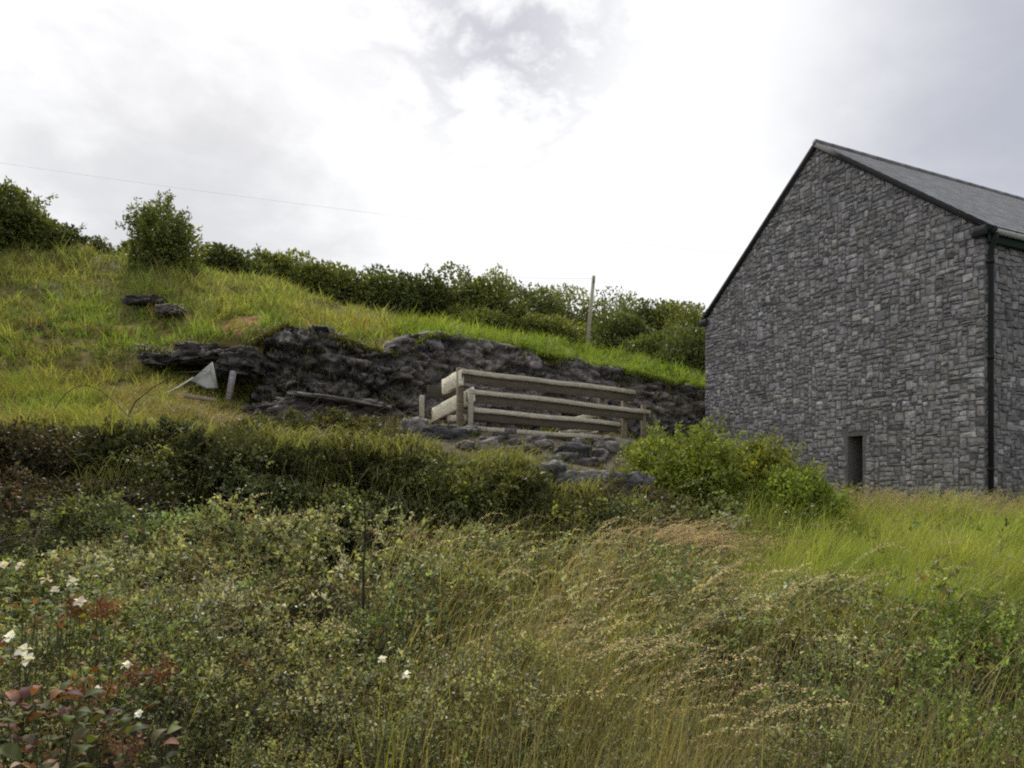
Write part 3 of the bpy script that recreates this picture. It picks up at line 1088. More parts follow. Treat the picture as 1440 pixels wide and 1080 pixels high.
# ================================================================== bushes
def crown_mesh(center, rad, n, lsz, base, seed, nlobe=9, bottom=-.5, up=.35, spiky=0, vary=.45):
    r = np.random.default_rng(seed)
    acc = Acc()
    c = np.asarray(center, float); rad = np.asarray(rad, float)
    L = r.normal(size=(nlobe, 3)); L = norm(L) * (r.random((nlobe, 1)) ** .4) * .68
    L[:, 2] = np.maximum(L[:, 2], bottom)
    lr = r.uniform(.28, .52, nlobe)
    which = r.choice(nlobe, n, p=lr ** 2 / (lr ** 2).sum())
    d = norm(r.normal(size=(n, 3)))
    rr_ = lr[which] * (1 - .55 * r.random(n) ** 2.0) * (1 + .28 * (fbm(d * 2.2 + which[:, None] * 3.1, 2) - .5) * 2)
    p = L[which] + d * rr_[:, None]
    p[:, 2] = np.where(p[:, 2] < bottom - .35, bottom - .35 + r.random(n) * .3, p[:, 2])
    pw = c + p * rad
    D = d + r.normal(0, .75, (n, 3)) + np.array([0, 0, up])
    lobe_t = r.uniform(1 - vary * .6, 1 + vary * .6, nlobe)[which]
    hue = r.random((n, 1))
    col_ = base * (1 - hue * .5) + base * np.array([1.35, 1.15, .75]) * hue * .5
    col_ = col_ * (lobe_t * r.uniform(.6, 1.4, n))[:, None]
    leaves(acc, pw, D, lsz * r.uniform(.6, 1.4, n), lsz * r.uniform(.4, .75, n), col_)
    if spiky:
        # long shoots sticking out of the crown with leaves along them
        k = spiky
        az = r.uniform(0, 6.28, k); el = r.uniform(.15, 1.4, k)
        dd = np.stack([np.cos(az) * np.cos(el), np.sin(az) * np.cos(el), np.sin(el)], -1)
        b0 = c + dd * rad * .62
        ln = r.uniform(.12, .50, k)[:, None]
        tip = c + dd * rad * (.75 + ln)
        t = np.linspace(0, 1, 12)
        pts = b0[:, None] * (1 - t)[None, :, None] + tip[:, None] * t[None, :, None]
        pts = pts + r.normal(0, .02, pts.shape) * rad.mean()
        m = pts.reshape(-1, 3)
        rep = 5
        m = np.repeat(m, rep, 0) + r.normal(0, lsz * .35, (len(m) * rep, 3))
        leaves(acc, m, r.normal(size=m.shape) + np.array([0, 0, .5]), lsz * r.uniform(.6, 1.1, len(m)), lsz * .5 * r.uniform(.6, 1, len(m)), base * r.uniform(.5, 1.2, (len(m), 1)))
    return acc, c + L * rad


def bush(name, u, vtop, Y, halfw, label, base, seed, cat='bush', n=3200, lsz=.10, spiky=0, group=None, depth=None, sink=.2, nlobe=10, vbase=None):
    x = (u - 720) / F * Y
    zb = gz(x, Y) - sink if vbase is None else zz(vbase, Y)
    zt = zz(vtop, Y)
    h = max(zt - zb, .4)
    rx = halfw / F * Y
    o = thing(name, (x, Y, zb), label, cat, group)
    c = np.array([x, Y, zb + h * .5])
    acc, lob = crown_mesh(c, (rx * 1.05, depth or max(rx * .8, .6), h * .56), n, lsz, np.array(base), seed, nlobe, spiky=spiky)
    build('foliage', acc, M_bush, o)
    acc = Acc()
    r = random.Random(seed)
    for p in lob[:7]:
        b = np.array([x + r.uniform(-.15, .15) * rx, Y + r.uniform(-.1, .1), zb])
        mid = (b + p) / 2 + np.array([r.uniform(-.1, .1), r.uniform(-.1, .1), .1]) * h
        tube(acc, [b, mid, p], .022 * h, .008 * h, (.06, .05, .04), 5)
    build('stem', acc, M_bark, o)
    return o


G_D = (.050, .066, .022)
G_M = (.075, .092, .026)
G_L = (.110, .125, .034)
bush('bush', 14, 272, 22.5, 66, 'large round dark green bush on the skyline at the far left', (.13,.16,.045), 101, n=10000, lsz=.15, spiky=34, sink=1.0, nlobe=20)
bush('bush', 228, 290, 22.5, 52, 'lone bush with wispy upright shoots standing on the grassy skyline', (.12,.15,.045), 102, n=7000, lsz=.13, spiky=46, sink=.6, nlobe=22)
bush('bush', 88, 318, 23.5, 34, 'low straggly bush trailing right of the far left bush', G_D, 103, n=2000, lsz=.11, spiky=14)
bush('bush', 135, 334, 26, 34, 'low dark scrub between the two bushes on the left skyline', G_M, 104, n=1600, lsz=.11)
scrub = [
    (185, 345, 27, 34, G_D, 'small dark scrub just left of the lone wispy bush'),
    (295, 350, 27, 42, G_D, 'dark scrub just right of the lone wispy bush'),
    (345, 356, 28, 40, G_D, 'dark flat topped scrub in the skyline hedge, second right of the lone wispy bush'),
    (384, 353, 28.5, 26, G_M, 'scrub with a small pointed peak in the skyline hedge'),
    (425, 366, 29, 40, G_M, 'mid green scrub above the dark rock face'),
    (478, 378, 29, 42, G_M, 'yellowish green scrub above the right end of the rock face'),
    (535, 378, 29.5, 46, G_D, 'dark dense thicket left of the tallest skyline scrub'),
    (590, 386, 30, 38, G_D, 'dark thicket sunk between two taller scrub trees'),
    (640, 374, 30.5, 42, G_M, 'tallest scrub tree of the skyline hedge, above the timber pen'),
    (690, 386, 30.5, 42, G_M, 'pale green scrub tree right of the tallest one'),
    (665, 432, 29.2, 45, G_M, 'light green low bush in front of the tallest scrub tree'),
    (735, 402, 34.5, 44, G_D, 'dark scrub well left of the wooden pole'),
    (785, 404, 36.5, 46, G_M, 'mid green scrub just left of the wooden pole'),
    (770, 442, 31.5, 46, G_M, 'low bush at the foot of the wooden pole, on its left'),
    (850, 412, 36.5, 48, G_M, 'scrub directly behind the wooden pole'),
    (868, 440, 31.5, 44, G_D, 'dark bush at the foot of the wooden pole, on its right'),
    (905, 420, 34, 40, G_D, 'dark scrub tree between the pole and the building'),
    (945, 428, 33, 36, G_M, 'green scrub tree two along from the building gable'),
    (985, 413, 31, 42, G_M, 'green scrub tree touching the left edge of the building'),
    (930, 455, 28.5, 50, G_D, 'low dark bush in front of the trees beside the building'),
    (982, 462, 26, 46, G_D, 'deep green bush in the shade at the building corner'),
    (720, 452, 31, 40, G_M, 'light green low bush above the middle of the stone wall'),
]
for i, (u, v, Y, hw, b, lb) in enumerate(scrub):
    bush('scrub_tree' if 'tree' in lb else 'scrub_bush', u, v, Y, hw * 1.3, lb, tuple(1.75 * q_ for q_ in b), 120 + i, 'tree' if 'tree' in lb else 'bush', n=7500, lsz=.165, spiky=1, sink=.5, group='scrub along the skyline', nlobe=18)

# the big fresh green bush below the pen, right of centre
big = [(965, 605, 8.9, 100, 'leafy green bush rising in front of the stone wall, left of the building', (.185, .235, .045), 9000),
       (1075, 625, 9.2, 80, 'yellowish green bush against the foot of the building gable', (.195, .225, .048), 7000),
       (1120, 672, 8.6, 70, 'low bright green nettle patch left of the dark slot in the gable', (.18, .25, .045), 6000)]
for i, (u, v, Y, hw, lb, b, n) in enumerate(big):
    bush('green_bush', u, v, Y, hw, lb, b, 201 + i, 'bush', n=n, lsz=.062, spiky=40, sink=.15, nlobe=14, group='leafy bushes in front of the building')

# ================================================================== bramble bank
def canes(acc, r, n, c, rad, C, r0=.005, arch=.5):
    B = c + r.uniform(-1, 1, (n, 3)) * rad * np.array([.9, .8, .2]) - np.array([0, 0, rad[2] * .8])
    az = r.uniform(0, 6.28, n)
    ln = r.uniform(.6, 1.5, n) * max(rad[2] * 1.5, .7)
    pts = blade_pts(B, ln, az, r.uniform(.3, 1.2, n), 8, r.uniform(0, .6, n))
    vtube(acc, pts, r0, r0 * .5, np.asarray(C) * r.uniform(.6, 1.3, (n, 1)))
    return pts


MOUNDS = []
SPRAYS = []


def mound(u, vtop, Y, halfw, label, base, seed, n=7000, lsz=.05, ncane=60, cane=(.09, .065, .05), dead=0.15, name='bramble_mound', vb=None):
    r = np.random.default_rng(seed)
    x = (u - 720) / F * Y
    zb = gz(x, 7.2 if Y < 9 else Y - .5) - .05
    if vb:
        zb = zz(vb, Y)
    zt = zz(vtop, Y)
    h = max(zt - zb, .3)
    rx = halfw / F * Y
    o = thing(name, (x, Y, zb), label, 'bramble', 'brambles along the bank')
    rz = min(.36, h * .36)
    c = np.array([x, Y - .12, zt - rz * .95])
    rdd = np.array([rx * 1.08, .66, rz])
    acc, lob = crown_mesh(c, rdd, int(n * .75), lsz, np.array(base), seed, 18, bottom=-.25, vary=.7)
    acc2, _ = crown_mesh(np.array([x, Y - .12, zb + h * .3]), (rx * 1.1, .55, h * .38), n // 2, lsz, np.array(base) * 1.1, seed + 50, 12, vary=.6)
    acc.add(*acc2.data())
    for e_ in range(9):         # side lobes break the outline
        ce = c + np.array([r.uniform(-.95, .95) * rx, r.uniform(-.62, .05), r.uniform(-2.2, .6) * rz])
        acc3, _ = crown_mesh(ce, np.array([r.uniform(.22, .42), r.uniform(.2, .35), r.uniform(.14, .26)]), n // 9, lsz * r.uniform(.7, 1.3), np.array(base) * r.uniform(.7, 1.9), seed + 70 + e_, 5, spiky=5)
        acc.add(*acc3.data())
    MOUNDS.append((c, rdd))
    V_, F_, C_ = acc.data()
    dd = np.repeat(r.random(len(V_) // 4) < dead, 4)
    C_[dd] = C_[dd] * 0 + np.array([.125, .105, .065]) * r.uniform(.4, 1.1, (dd.sum(), 1))
    build('foliage', (V_, F_, C_), M_bush, o)
    acc = Acc()
    canes(acc, r, ncane, np.array([x, Y, zb + h * .5]), np.array([rx, .6, h * .5]), cane)
    build('canes', acc, M_bark, o)
    for e_ in range(8):
        ce = np.array([x + r.uniform(-1, 1) * rx, Y - r.uniform(.55, .85), zb + h * r.uniform(.15, .8)])
        SPRAYS.append((ce, r.uniform(.18, .34), seed + 90 + e_))


BR = (.056, .068, .024)
BRL = (.095, .115, .030)
mound(60, 592, 8.15, 120, 'dark dead bramble tangle at the left edge of the bank', (.050, .050, .024), 301, 6500, .05, 230, (.13, .10, .08), .25)
mound(215, 598, 8.15, 85, 'dark green bramble mound on the bank below the pale debris', BR, 302, 7000, .055)
mound(340, 608, 8.0, 85, 'bramble mound topped with light grass below the low rock shelf', BR, 303, 7500, .055)
mound(460, 618, 7.9, 95, 'broad dark bramble mound below the rock face', BR, 304, 7500, .055)
mound(565, 626, 8.0, 80, 'dark bramble mound left of the rounded one under the pen', BR, 305, 7000, .055)
mound(705, 646, 7.9, 70, 'rounded green bramble mound with a dark hollow below the timber pen', BRL, 306, 7000, .055)
mound(805, 684, 7.7, 75, 'low bramble tangle in front of the grey boulders', BR, 307, 4500, ncane=90)
mound(905, 684, 7.9, 75, 'brownish bramble at the left foot of the green bush', (.055, .055, .022), 308, 4500, ncane=120, dead=.3)
mound(125, 668, 7.1, 105, 'sprawl of bare brown bramble stems in front of the dead tangle', (.042, .040, .022), 309, 1800, .045, 300, (.16, .125, .10), .35)
sprigs_later = []
for ce, sz_, sd_ in SPRAYS:
    r = np.random.default_rng(sd_)
    k = 46
    B = ce + r.normal(0, sz_ * .5, (k, 3)) * np.array([1.2, .5, .6])
    C_ = np.array([[.12, .15, .055]]) * np.exp(r.normal(0, .28, (k, 1))) * (np.array([[1.3, 1.15, .8]]) if sd_ % 3 == 0 else 1)
    az = r.uniform(0, 6.28, k)
    D = np.stack([np.cos(az) * .9, np.sin(az) * .5 - .5, r.uniform(-.1, .9, k)], -1)
    sprigs_later.append((B, D, r.uniform(.15, .4, k), C_))
for (u_, v_, Y_, hw_, lb_, sd_) in ((420, 596, 10.6, 60, 'low dark bramble patch at the foot of the pale slab', 331), (525, 604, 10.8, 62, 'low dark bramble patch beside the pointed grey boulder', 332)):
    mound(u_, v_, Y_, hw_, lb_, (.07, .08, .03), sd_, 4500, .06, 50)
# arching cane over the left field
acc = Acc()
t = np.linspace(0, 1, 16)
pc = np.array([P(70 + 115 * a, 590 - 48 * math.sin(math.pi * a ** .8), 8.3 + .2 * a) for a in t])
tube(acc, pc, .005, .003, (.035, .03, .025), 5)
tube(acc, [P(176, 610, 8.3), P(180, 585, 8.3), P(190, 565, 8.3), P(215, 545, 8.3), P(252, 524, 8.35), P(290, 522, 8.4)], .010, .003, (.045, .038, .03), 5)
build('bramble_cane', acc, M_bark, None, label='thin bare bramble cane arching over the bank against the bright grass', cat='bramble')

# ================================================================== grass on the hillside
def rand_ground(n, u0, u1, y0, y1):
    u = rng.uniform(u0, u1, n)
    y = np.exp(rng.uniform(math.log(y0), math.log(y1), n))
    x = (u - 720) / F * y
    return u, x, y, ground(x, y)


def inside_building(x, y, m=.1):
    d = np.stack([x - Rc[0], y - Rc[1]], -1)
    a = d @ gv[:2]; b = d @ rv[:2]
    return (a > -m) & (a < W + m) & (b > -m) & (b < LEN + m)


def st(v, lo=.32, hi=.68):
    return np.clip((v - lo) / (hi - lo), 0, 1)


acc = Acc()
N = 30000
u, x, y, z = rand_ground(N, -250, 1080, 8.4, 31)
patch = st(n2d(x, y, .45, 12, 3))
patch2 = st(n2d(x, y, 1.5, 13, 3))
patch3 = st(n2d(x, y, 4.0, 14, 2))
ywall = np.interp(u, [560, 720, 860, 1015], [16.4, 17.4, 18.3, 19.2])
rocky = (u > 352) & (u < 1020) & (y > face_y(u) - 1.4 * (u < 590) - .1) & (y < face_y(u) + .75)
yard = (u > 560) & (y < ywall) & (y > 9.5)
bare = (patch2 + .35 * (patch3 - .5) < .13) | (np.hypot((x - px_) / .6, (y - py_) / .55) < 1)
ok = ~rocky & ~inside_building(x, y) & (~yard | (rng.random(N) < .10)) & (~bare | (rng.random(N) < .2))
u, x, y, z, patch, patch2, patch3 = [q_[ok] for q_ in (u, x, y, z, patch, patch2, patch3)]
m = len(u)
K = 7
cg = np.array([.150, .215, .042]); cy = np.array([.255, .265, .070]); cd = np.array([.075, .105, .024]); cbr = np.array([.20, .145, .065])
f = st(patch, .2, .9)[:, None]
Cb = cg * (1 - f) + cy * f
f2 = st(1 - patch2, .5, .95)[:, None]
Cb = Cb * (1 - f2) + cd * f2
f3 = (st(patch3, .75, 1.0) * (rng.random(m) < .5))[:, None]
Cb = Cb * (1 - f3) + cbr * f3
topz = ((u > 560) & (y > 16.3))[:, None]
Cb = np.where(topz, Cb * .4 + np.array([.15, .235, .028]) * .6, Cb)
crest = (st(y, 17, 22) * (u < 560))[:, None]
Cb = Cb * (1 - .5 * crest) + np.array([.23, .25, .095]) * .5 * crest
Cb = Cb * rng.uniform(.5, 1.5, (m, 1))
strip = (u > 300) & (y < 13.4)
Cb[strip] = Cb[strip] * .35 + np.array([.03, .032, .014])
ht = np.where(strip, .6, .9) * rng.uniform(.10, .24, m) * (.5 + .9 * patch2 + .5 * patch3) * np.where(y > 16, 1.2, 1.0) * (rng.random(m) ** 2 * .9 + .75)
B = np.repeat(np.stack([x, y, z - .02], -1), K, 0) + rng.normal(0, 1, (m * K, 3)) * np.repeat(.0042 * y, K)[:, None] * np.array([1, 1, 0])
n = m * K
Cb = np.repeat(Cb, K, 0) * rng.uniform(.7, 1.3, (n, 1))
yy = np.repeat(y, K)
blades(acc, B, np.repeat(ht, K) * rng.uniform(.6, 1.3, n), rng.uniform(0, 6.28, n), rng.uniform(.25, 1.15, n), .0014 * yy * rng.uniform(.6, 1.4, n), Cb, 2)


def fringe(acc, P3, hlo, hhi, C, wd, ang=-1.57, droop=(.5, 1.3), spread=.8):
    n = len(P3)
    blades(acc, P3, rng.uniform(hlo, hhi, n), rng.normal(ang, spread, n), rng.uniform(.5, 1.3, n), wd * rng.uniform(.6, 1.4, n), C * rng.uniform(.5, 1.45, (n, 1)), 5, rng.uniform(droop[0], droop[1], n), 1.7)


# turf hanging over the rock face, the ledge and the wall
n = 9000
u = rng.uniform(352, 1018, n)
back = rng.uniform(.36, 1.1, n)
y = face_y(u) + back + .1
x = (u - 720) / F * y
z = np.maximum(face_top(u) - .02, np.minimum(ground(x, y), face_top(u) + .3))
k_ = st(n2d(x, y, 1.7, 91, 2), .3, .6) > .42
leftc = np.clip((620 - u) / 60, 0, 1)[:, None]
Cf_ = (np.array([.11, .115, .028]) * leftc + np.array([.15, .215, .032]) * (1 - leftc))[k_]
fringe(acc, np.stack([x, y, z], -1)[k_], .12, .34, Cf_, .022, droop=(.1, .9), spread=1.4)
n = 1300
u = rng.uniform(195, 362, n)
y = 15.35 + rng.normal(0, .14, n)
x = (u - 720) / F * y
fringe(acc, np.stack([x, y, ground(x, y)], -1), .15, .40, np.array([.11, .12, .028]), .022)
# weeds rooted in the joints of the wall
n = 2200
u = rng.uniform(360, 1010, n); h_ = rng.random(n)
zt_ = face_top(u)
y = face_y(u) + .42 * h_ - .08
x = (u - 720) / F * y
k_ = st(n2d(x * 1.0, h_ * 1.3, 2.2, 93, 2), .3, .6) > .62
fringe(acc, np.stack([x, y, .9 + (zt_ - .9) * h_], -1)[k_], .10, .26, np.array([.10, .12, .035]), .020)
build('hillside_grass', acc, M_grass, None, label='rough yellow green grass over the hillside', kind='stuff', cat='grass')

# tall pale grass along the top of the bank and hanging from the bramble mounds
acc = Acc()
u, x, y, z = rand_ground(15000, -140, 900, 8.0, 13.2)
pm = (n2d(x, y, 1.1, 31, 3) > .47) & ((u < 330) | (rng.random(len(u)) < .35)) & ((u < 580) | (y < 10))
u, x, y, z = u[pm], x[pm], y[pm], z[pm]
n = len(u)
blades(acc, np.stack([x, y, z], -1), rng.uniform(.12, .42, n), rng.normal(.2, 1.2, n), rng.uniform(.2, 1.1, n), rng.uniform(.006, .013, n), np.array([.20, .19, .065]) * rng.uniform(.4, 1.4, (n, 1)), 3)
u, x, y, z = rand_ground(2600, 150, 345, 9.8, 13.6)
n = len(u)
blades(acc, np.stack([x, y, z], -1), rng.uniform(.15, .55, n), rng.normal(.3, 1.3, n), rng.uniform(.3, 1.4, n), rng.uniform(.008, .016, n), np.array([.25, .205, .125]) * rng.uniform(.35, 1.3, (n, 1)), 4, rng.uniform(0, .6, n))
for i, (c, rd) in enumerate(MOUNDS[:7]):
    k = (120, 280, 420, 380, 300, 420, 160)[i]
    th = rng.uniform(0, 6.28, k); el = np.arcsin(rng.uniform(.55, 1, k))
    p = c + np.stack([np.cos(th) * np.cos(el), np.sin(th) * np.cos(el), np.sin(el)], -1) * rd * .88
    kk = st(n2d(p[:, 0], p[:, 1], 2.2, 95, 2), .3, .65) > .42
    p = p[kk]
    fringe(acc, p, .12, .46, np.array([.175, .185, .055]), .011, -.9, (.0, 1.2), 1.6)
# tussocks drooping down the face of the bank
m = 55
uc = rng.uniform(120, 930, m); hh_ = rng.uniform(.05, .85, m)
for k in range(m):
    nk = int(rng.uniform(40, 110))
    yc = 7.25 + .45 * hh_[k]
    xc = (uc[k] - 720) / F * yc
    zt_ = float(np.interp(uc[k], [0, 340, 560, 700, 930], [.62, .60, .40, .25, .0]))
    zc = -.95 + (zt_ + .95) * hh_[k]
    p = np.array([xc, yc, zc]) + rng.normal(0, 1, (nk, 3)) * np.array([.11, .06, .05])
    fringe(acc, p, .18, .55, np.array([.20, .21, .065]) * rng.uniform(.35, 1.5), .011, -1.1, (.1, 1.4), 1.5)
build('bank_grass', acc, M_grass, None, label='loose pale grass along and hanging over the bramble bank', kind='stuff', cat='grass')

# ================================================================== meadow by the building
def grass_field(name, label, N, u0, u1, y0, y1, hlo, hhi, C, dry, wmul, flt=None, lean=(.15, .7), ang=.3, segs=3):
    acc = Acc()
    u, x, y, z = rand_ground(N, u0, u1, y0, y1)
    ok = ~inside_building(x, y, .03)
    if flt is not None:
        ok &= flt(u, x, y)
    u, x, y, z = u[ok], x[ok], y[ok], z[ok]
    m = len(u)
    K = 10
    pt_ = n2d(x, y, .9, 41, 3)
    p2 = np.clip((n2d(x, y, 2.6, 42, 2) - .28) / .44, 0, 1)
    f = np.clip((pt_ - .46) * 3.2, 0, 1)[:, None]
    Cb = (np.array(C) * (1 - f) + np.array(dry) * f) * (.45 + .8 * p2[:, None]) * rng.uniform(.45, 1.5, (m, 1))
    h = rng.uniform(hlo, hhi, m) * (.45 + .75 * p2)
    az = rng.normal(ang, 1.0, m)
    n = m * K
    R = lambda q_: np.repeat(q_, K, 0)
    B = R(np.stack([x, y, z - .02], -1)) + rng.normal(0, 1, (n, 3)) * R(.006 * y)[:, None] * np.array([1, 1, 0])
    blades(acc, B, R(h) * rng.uniform(.55, 1.2, n), R(az) + rng.normal(0, .8, n), rng.uniform(lean[0], lean[1], n), wmul * R(y) * rng.uniform(.6, 1.3, n), R(Cb) * rng.uniform(.7, 1.3, (n, 1)), segs, 0.0, 1.6, np.array(C) * .6 + np.array(dry) * .5)
    return acc, (u, x, y, z)


acc, _ = grass_field('m', '', 15000, 980, 2150, 4.9, 13.5, .34, .68, (.195, .275, .034), (.34, .34, .10), .0013,
                     lambda u, x, y: (u > 1035 + (y - 6) * 4 + 90 * (n2d(x, y, 1.2, 77) - .5)))
build('meadow_grass', acc, M_grass, None, label='tall bright green grass growing up to the building wall', kind='stuff', cat='grass')

# dry seed heads in front of the wall
def seedheads(acc_s, acc_h, B, H, A, lean, droop, Cs, Ch, k=34, sz=.011, plume=.36, spread=.016):
    n = len(B)
    segs = 12
    pts = blade_pts(B, H, A, lean, segs, droop)
    vtube(acc_s, pts, .0016, .0009, Cs)
    tt = 1 - plume * rng.random((n, k)) ** .9
    fi = tt * segs
    i0 = np.clip(np.floor(fi).astype(int), 0, segs - 1)
    g = (fi - i0)[..., None]
    ar = np.arange(n)[:, None]
    p = pts[ar, i0] * (1 - g) + pts[ar, i0 + 1] * g
    tang = norm(pts[ar, i0 + 1] - pts[ar, i0])
    taper = (np.sin(np.clip((1 - tt) / plume, .06, .94) * np.pi) ** .6)[..., None]
    off = norm(rng.normal(size=(n, k, 3)))
    p = p + off * spread * taper * rng.random((n, k, 1))
    D = tang + off * .55 + np.array([0, 0, -.15])
    Cc = np.repeat(Ch[:, None, :], k, 1) * rng.uniform(.6, 1.35, (n, k, 1))
    s_ = sz * rng.uniform(.7, 1.4, n * k)
    leaves(acc_h, p.reshape(-1, 3), D.reshape(-1, 3), s_, s_ * .38, Cc.reshape(-1, 3), .1)


aS, aH = Acc(), Acc()
u, x, y, z = rand_ground(1300, 1120, 1640, 8.4, 11.9)
ok = ~inside_building(x, y, .05)
u, x, y, z = u[ok], x[ok], y[ok], z[ok]
n = len(u)
seedheads(aS, aH, np.stack([x, y, z], -1), rng.uniform(.45, .85, n), rng.normal(.1, .8, n), rng.uniform(.15, .6, n), rng.uniform(0, .12, n),
          np.array([.22, .20, .08]) * rng.uniform(.6, 1.2, (n, 1)), np.array([.34, .28, .16]) * rng.uniform(.6, 1.25, (n, 1)), 22, .022, .3, .03)
V1, F1, C1 = aS.data(); V2, F2, C2 = aH.data()
build('meadow_seed_heads', (np.concatenate([V1, V2]), np.concatenate([F1, F2 + len(V1)]), np.concatenate([C1, C2])), M_grass, None, label='straw coloured seed heads above the green meadow grass', kind='stuff', cat='grass')

# ================================================================== foreground weeds
def canopy(u, x, y):
    lump = n2d(x, y, 1.1, 51, 3)
    lump2 = n2d(x, y, 3.4, 52, 2)
    lump = np.clip((lump - .3) / .4, 0, 1); lump2 = np.clip((lump2 - .25) / .5, 0, 1)
    h = .34 + .34 * lump + .20 * (lump2 - .5)
    h = h + .10 * np.clip((y - 4) / 3, 0, 1)
    return h


def sprigs(acc, B, D, ln, nl, lsz, C, wratio=.42, curl=.25, stem=None):
    """short curving shoots with leaves along them"""
    n = len(B)
    t = (np.arange(nl) + .6) / nl
    D = norm(D)
    sag = np.array([0, 0, -1.0])
    bend = rng.normal(0, .35, (n, 3))
    L = ln[:, None, None]
    p = B[:, None] + D[:, None] * L * t[None, :, None] + (sag * curl + bend)[:, None] * L * (t ** 2)[None, :, None]
    d = D[:, None] * .5 + rng.normal(0, 1, (n, nl, 3)) + np.array([0, 0, .25])
    size = lsz[:, None] * (1.1 - .55 * t)[None, :] * rng.uniform(.7, 1.3, (n, nl))
    Cc = C[:, None, :] * rng.uniform(.65, 1.35, (n, nl, 1))
    leaves(acc, p.reshape(-1, 3), d.reshape(-1, 3), size.ravel(), size.ravel() * wratio, Cc.reshape(-1, 3))
    if stem is not None:
        ts = np.linspace(0, 1, 5)
        ps = B[:, None] + D[:, None] * L * ts[None, :, None] + (sag * curl + bend)[:, None] * L * (ts ** 2)[None, :, None]
        vtube(acc, ps, .0018, .0009, stem)


acc = Acc()
N = 104000
u, x, y, z = rand_ground(N, -780, 2250, 1.35, 7.6)
mid = np.clip((u - 560) / 260, 0, 1)
right = np.clip((u - 1000) / 200, 0, 1)
ptc = n2d(x, y, .8, 61, 3)
meadow = (u > 1040 + (y - 6) * 6) & (y > 5.0)
ditch = (y > 6.75) & (u < 930)
hole = np.clip((n2d(x, y, 1.9, 66, 3) - .33) / .10, .10, 1)
hole = hole * np.where((u < 240) & (y < 3.3), .4, 1)
keep = rng.random(N) < hole * (1 - .55 * mid * (ptc < .55)) * np.where(meadow, .05, 1) * np.where(ditch, .0, 1)
u, x, y, z, mid, right, ptc = [a[keep] for a in (u, x, y, z, mid, right, ptc)]
n = len(u)
hc = canopy(u, x, y)
depth = rng.exponential(.10, n)
zb = z + np.maximum(hc - depth - .12, .03)
t1 = n2d(x, y, 1.7, 62, 3)[:, None]
t2 = n2d(x, y, 4.3, 63, 2)[:, None]
c_ol = np.array([.260, .285, .125]); c_gr = np.array([.140, .200, .070]); c_yl = np.array([.275, .275, .085]); c_gy = np.array([.340, .365, .250])
f = np.clip((t1 - .42) * 4, 0, 1)
Cb = c_ol * (1 - f) + c_gr * f
f = np.clip((t2 - .5) * 4, 0, 1)
Cb = Cb * (1 - .6 * f) + c_gy * .6 * f
f = np.clip((ptc[:, None] - .5) * 3, 0, 1) * (.4 + .6 * mid[:, None])
Cb = Cb * (1 - f) + c_yl * f
f = (np.clip((u - 1080) / 250, 0, 1) * np.clip((n2d(x, y, .9, 67) - .38) * 5, 0, 1))[:, None]
Cb = Cb * (1 - f) + np.array([.150, .225, .050]) * f
Cb = np.minimum(Cb * np.exp(rng.normal(-.08, .5, (n, 1))), .46)
dead = rng.random(n) < .10
Cb[dead] = np.array([.22, .155, .085]) * rng.uniform(.5, 1.2, (dead.sum(), 1))
D = rng.normal(0, .55, (n, 3)) + np.array([.12, -.1, .85])
sprigs(acc, np.stack([x, y, zb], -1), D, rng.uniform(.10, .24, n), 9, np.clip(.0088 * y, .018, .050) * rng.uniform(.6, 1.35, n), Cb, .46, .3, stem=np.array([.10, .085, .04]))
for B_, D_, L_, C_ in sprigs_later:
    sprigs(acc, B_, D_, L_, 9, rng.uniform(.035, .06, len(B_)), C_, .6, .55, stem=np.array([.08, .06, .04]))
build('ground_cover_weeds', acc, M_leaf, None, label='tangled small leaved olive weeds filling the foreground', kind='stuff', cat='weeds')

# long grasses through the weeds, thicker to the right of centre
acc = Acc()
N = 92000
u, x, y, z = rand_ground(N, -780, 2250, 1.35, 7.4)
ptc = n2d(x, y, .8, 71, 3)
pr = np.clip((u - 460) / 340, .03, 1) * np.where((ptc > .46) | ((y < 3.3) & (u > 520) & (u < 1080)), 1, .3) * np.where(u > 1080, .38, 1)
meadow = ((u > 1060 + (y - 6) * 6) & (y > 5.1)) | ((y > 6.8) & (u < 930))
keep = (rng.random(N) < pr) & ~meadow
u, x, y, z, ptc = [a[keep] for a in (u, x, y, z, ptc)]
n = len(u)
hc = canopy(u, x, y)
hb = (hc + rng.uniform(-.08, .34, n)) * rng.uniform(.8, 1.15, n)
f = np.clip((n2d(x, y, 2.0, 72, 2) - .35) * 3, 0, 1)[:, None]
Cb = np.array([.215, .255, .045]) * (1 - f) + np.array([.40, .345, .16]) * f
Cb = np.minimum(Cb * np.exp(rng.normal(-.05, .4, (n, 1))), .6)
blades(acc, np.stack([x, y, z], -1), hb, rng.normal(.15, .75, n), np.where(y < 3.3, .55, 1) * rng.uniform(.10, .85, n), np.clip(.0013 * y, .003, .009) * rng.uniform(.6, 1.5, n), Cb, 4, rng.uniform(0, .12, n), 1.8, np.array([.22, .18, .09]))
build('long_grass', acc, M_grass, None, label='long green and straw grass growing through the foreground weeds', kind='stuff', cat='grass')

# arching feathery seed heads, blown to the right
aS, aH = Acc(), Acc()
N = 2300
u, x, y, z = rand_ground(N, -100, 1650, 1.9, 6.6)
pr = np.interp(u, [-100, 300, 560, 760, 900, 1080, 1250, 1500], [.02, .05, .18, 1, 1, .8, .12, .06]) * np.where(n2d(x, y, 1.0, 81) > .48, 1, .2) * np.clip((y - 2.2) / 2.2, .08, 1) * np.where((u > 1080) & (y < 4.2), .15, 1)
keep = rng.random(N) < pr
u, x, y, z = u[keep], x[keep], y[keep], z[keep]
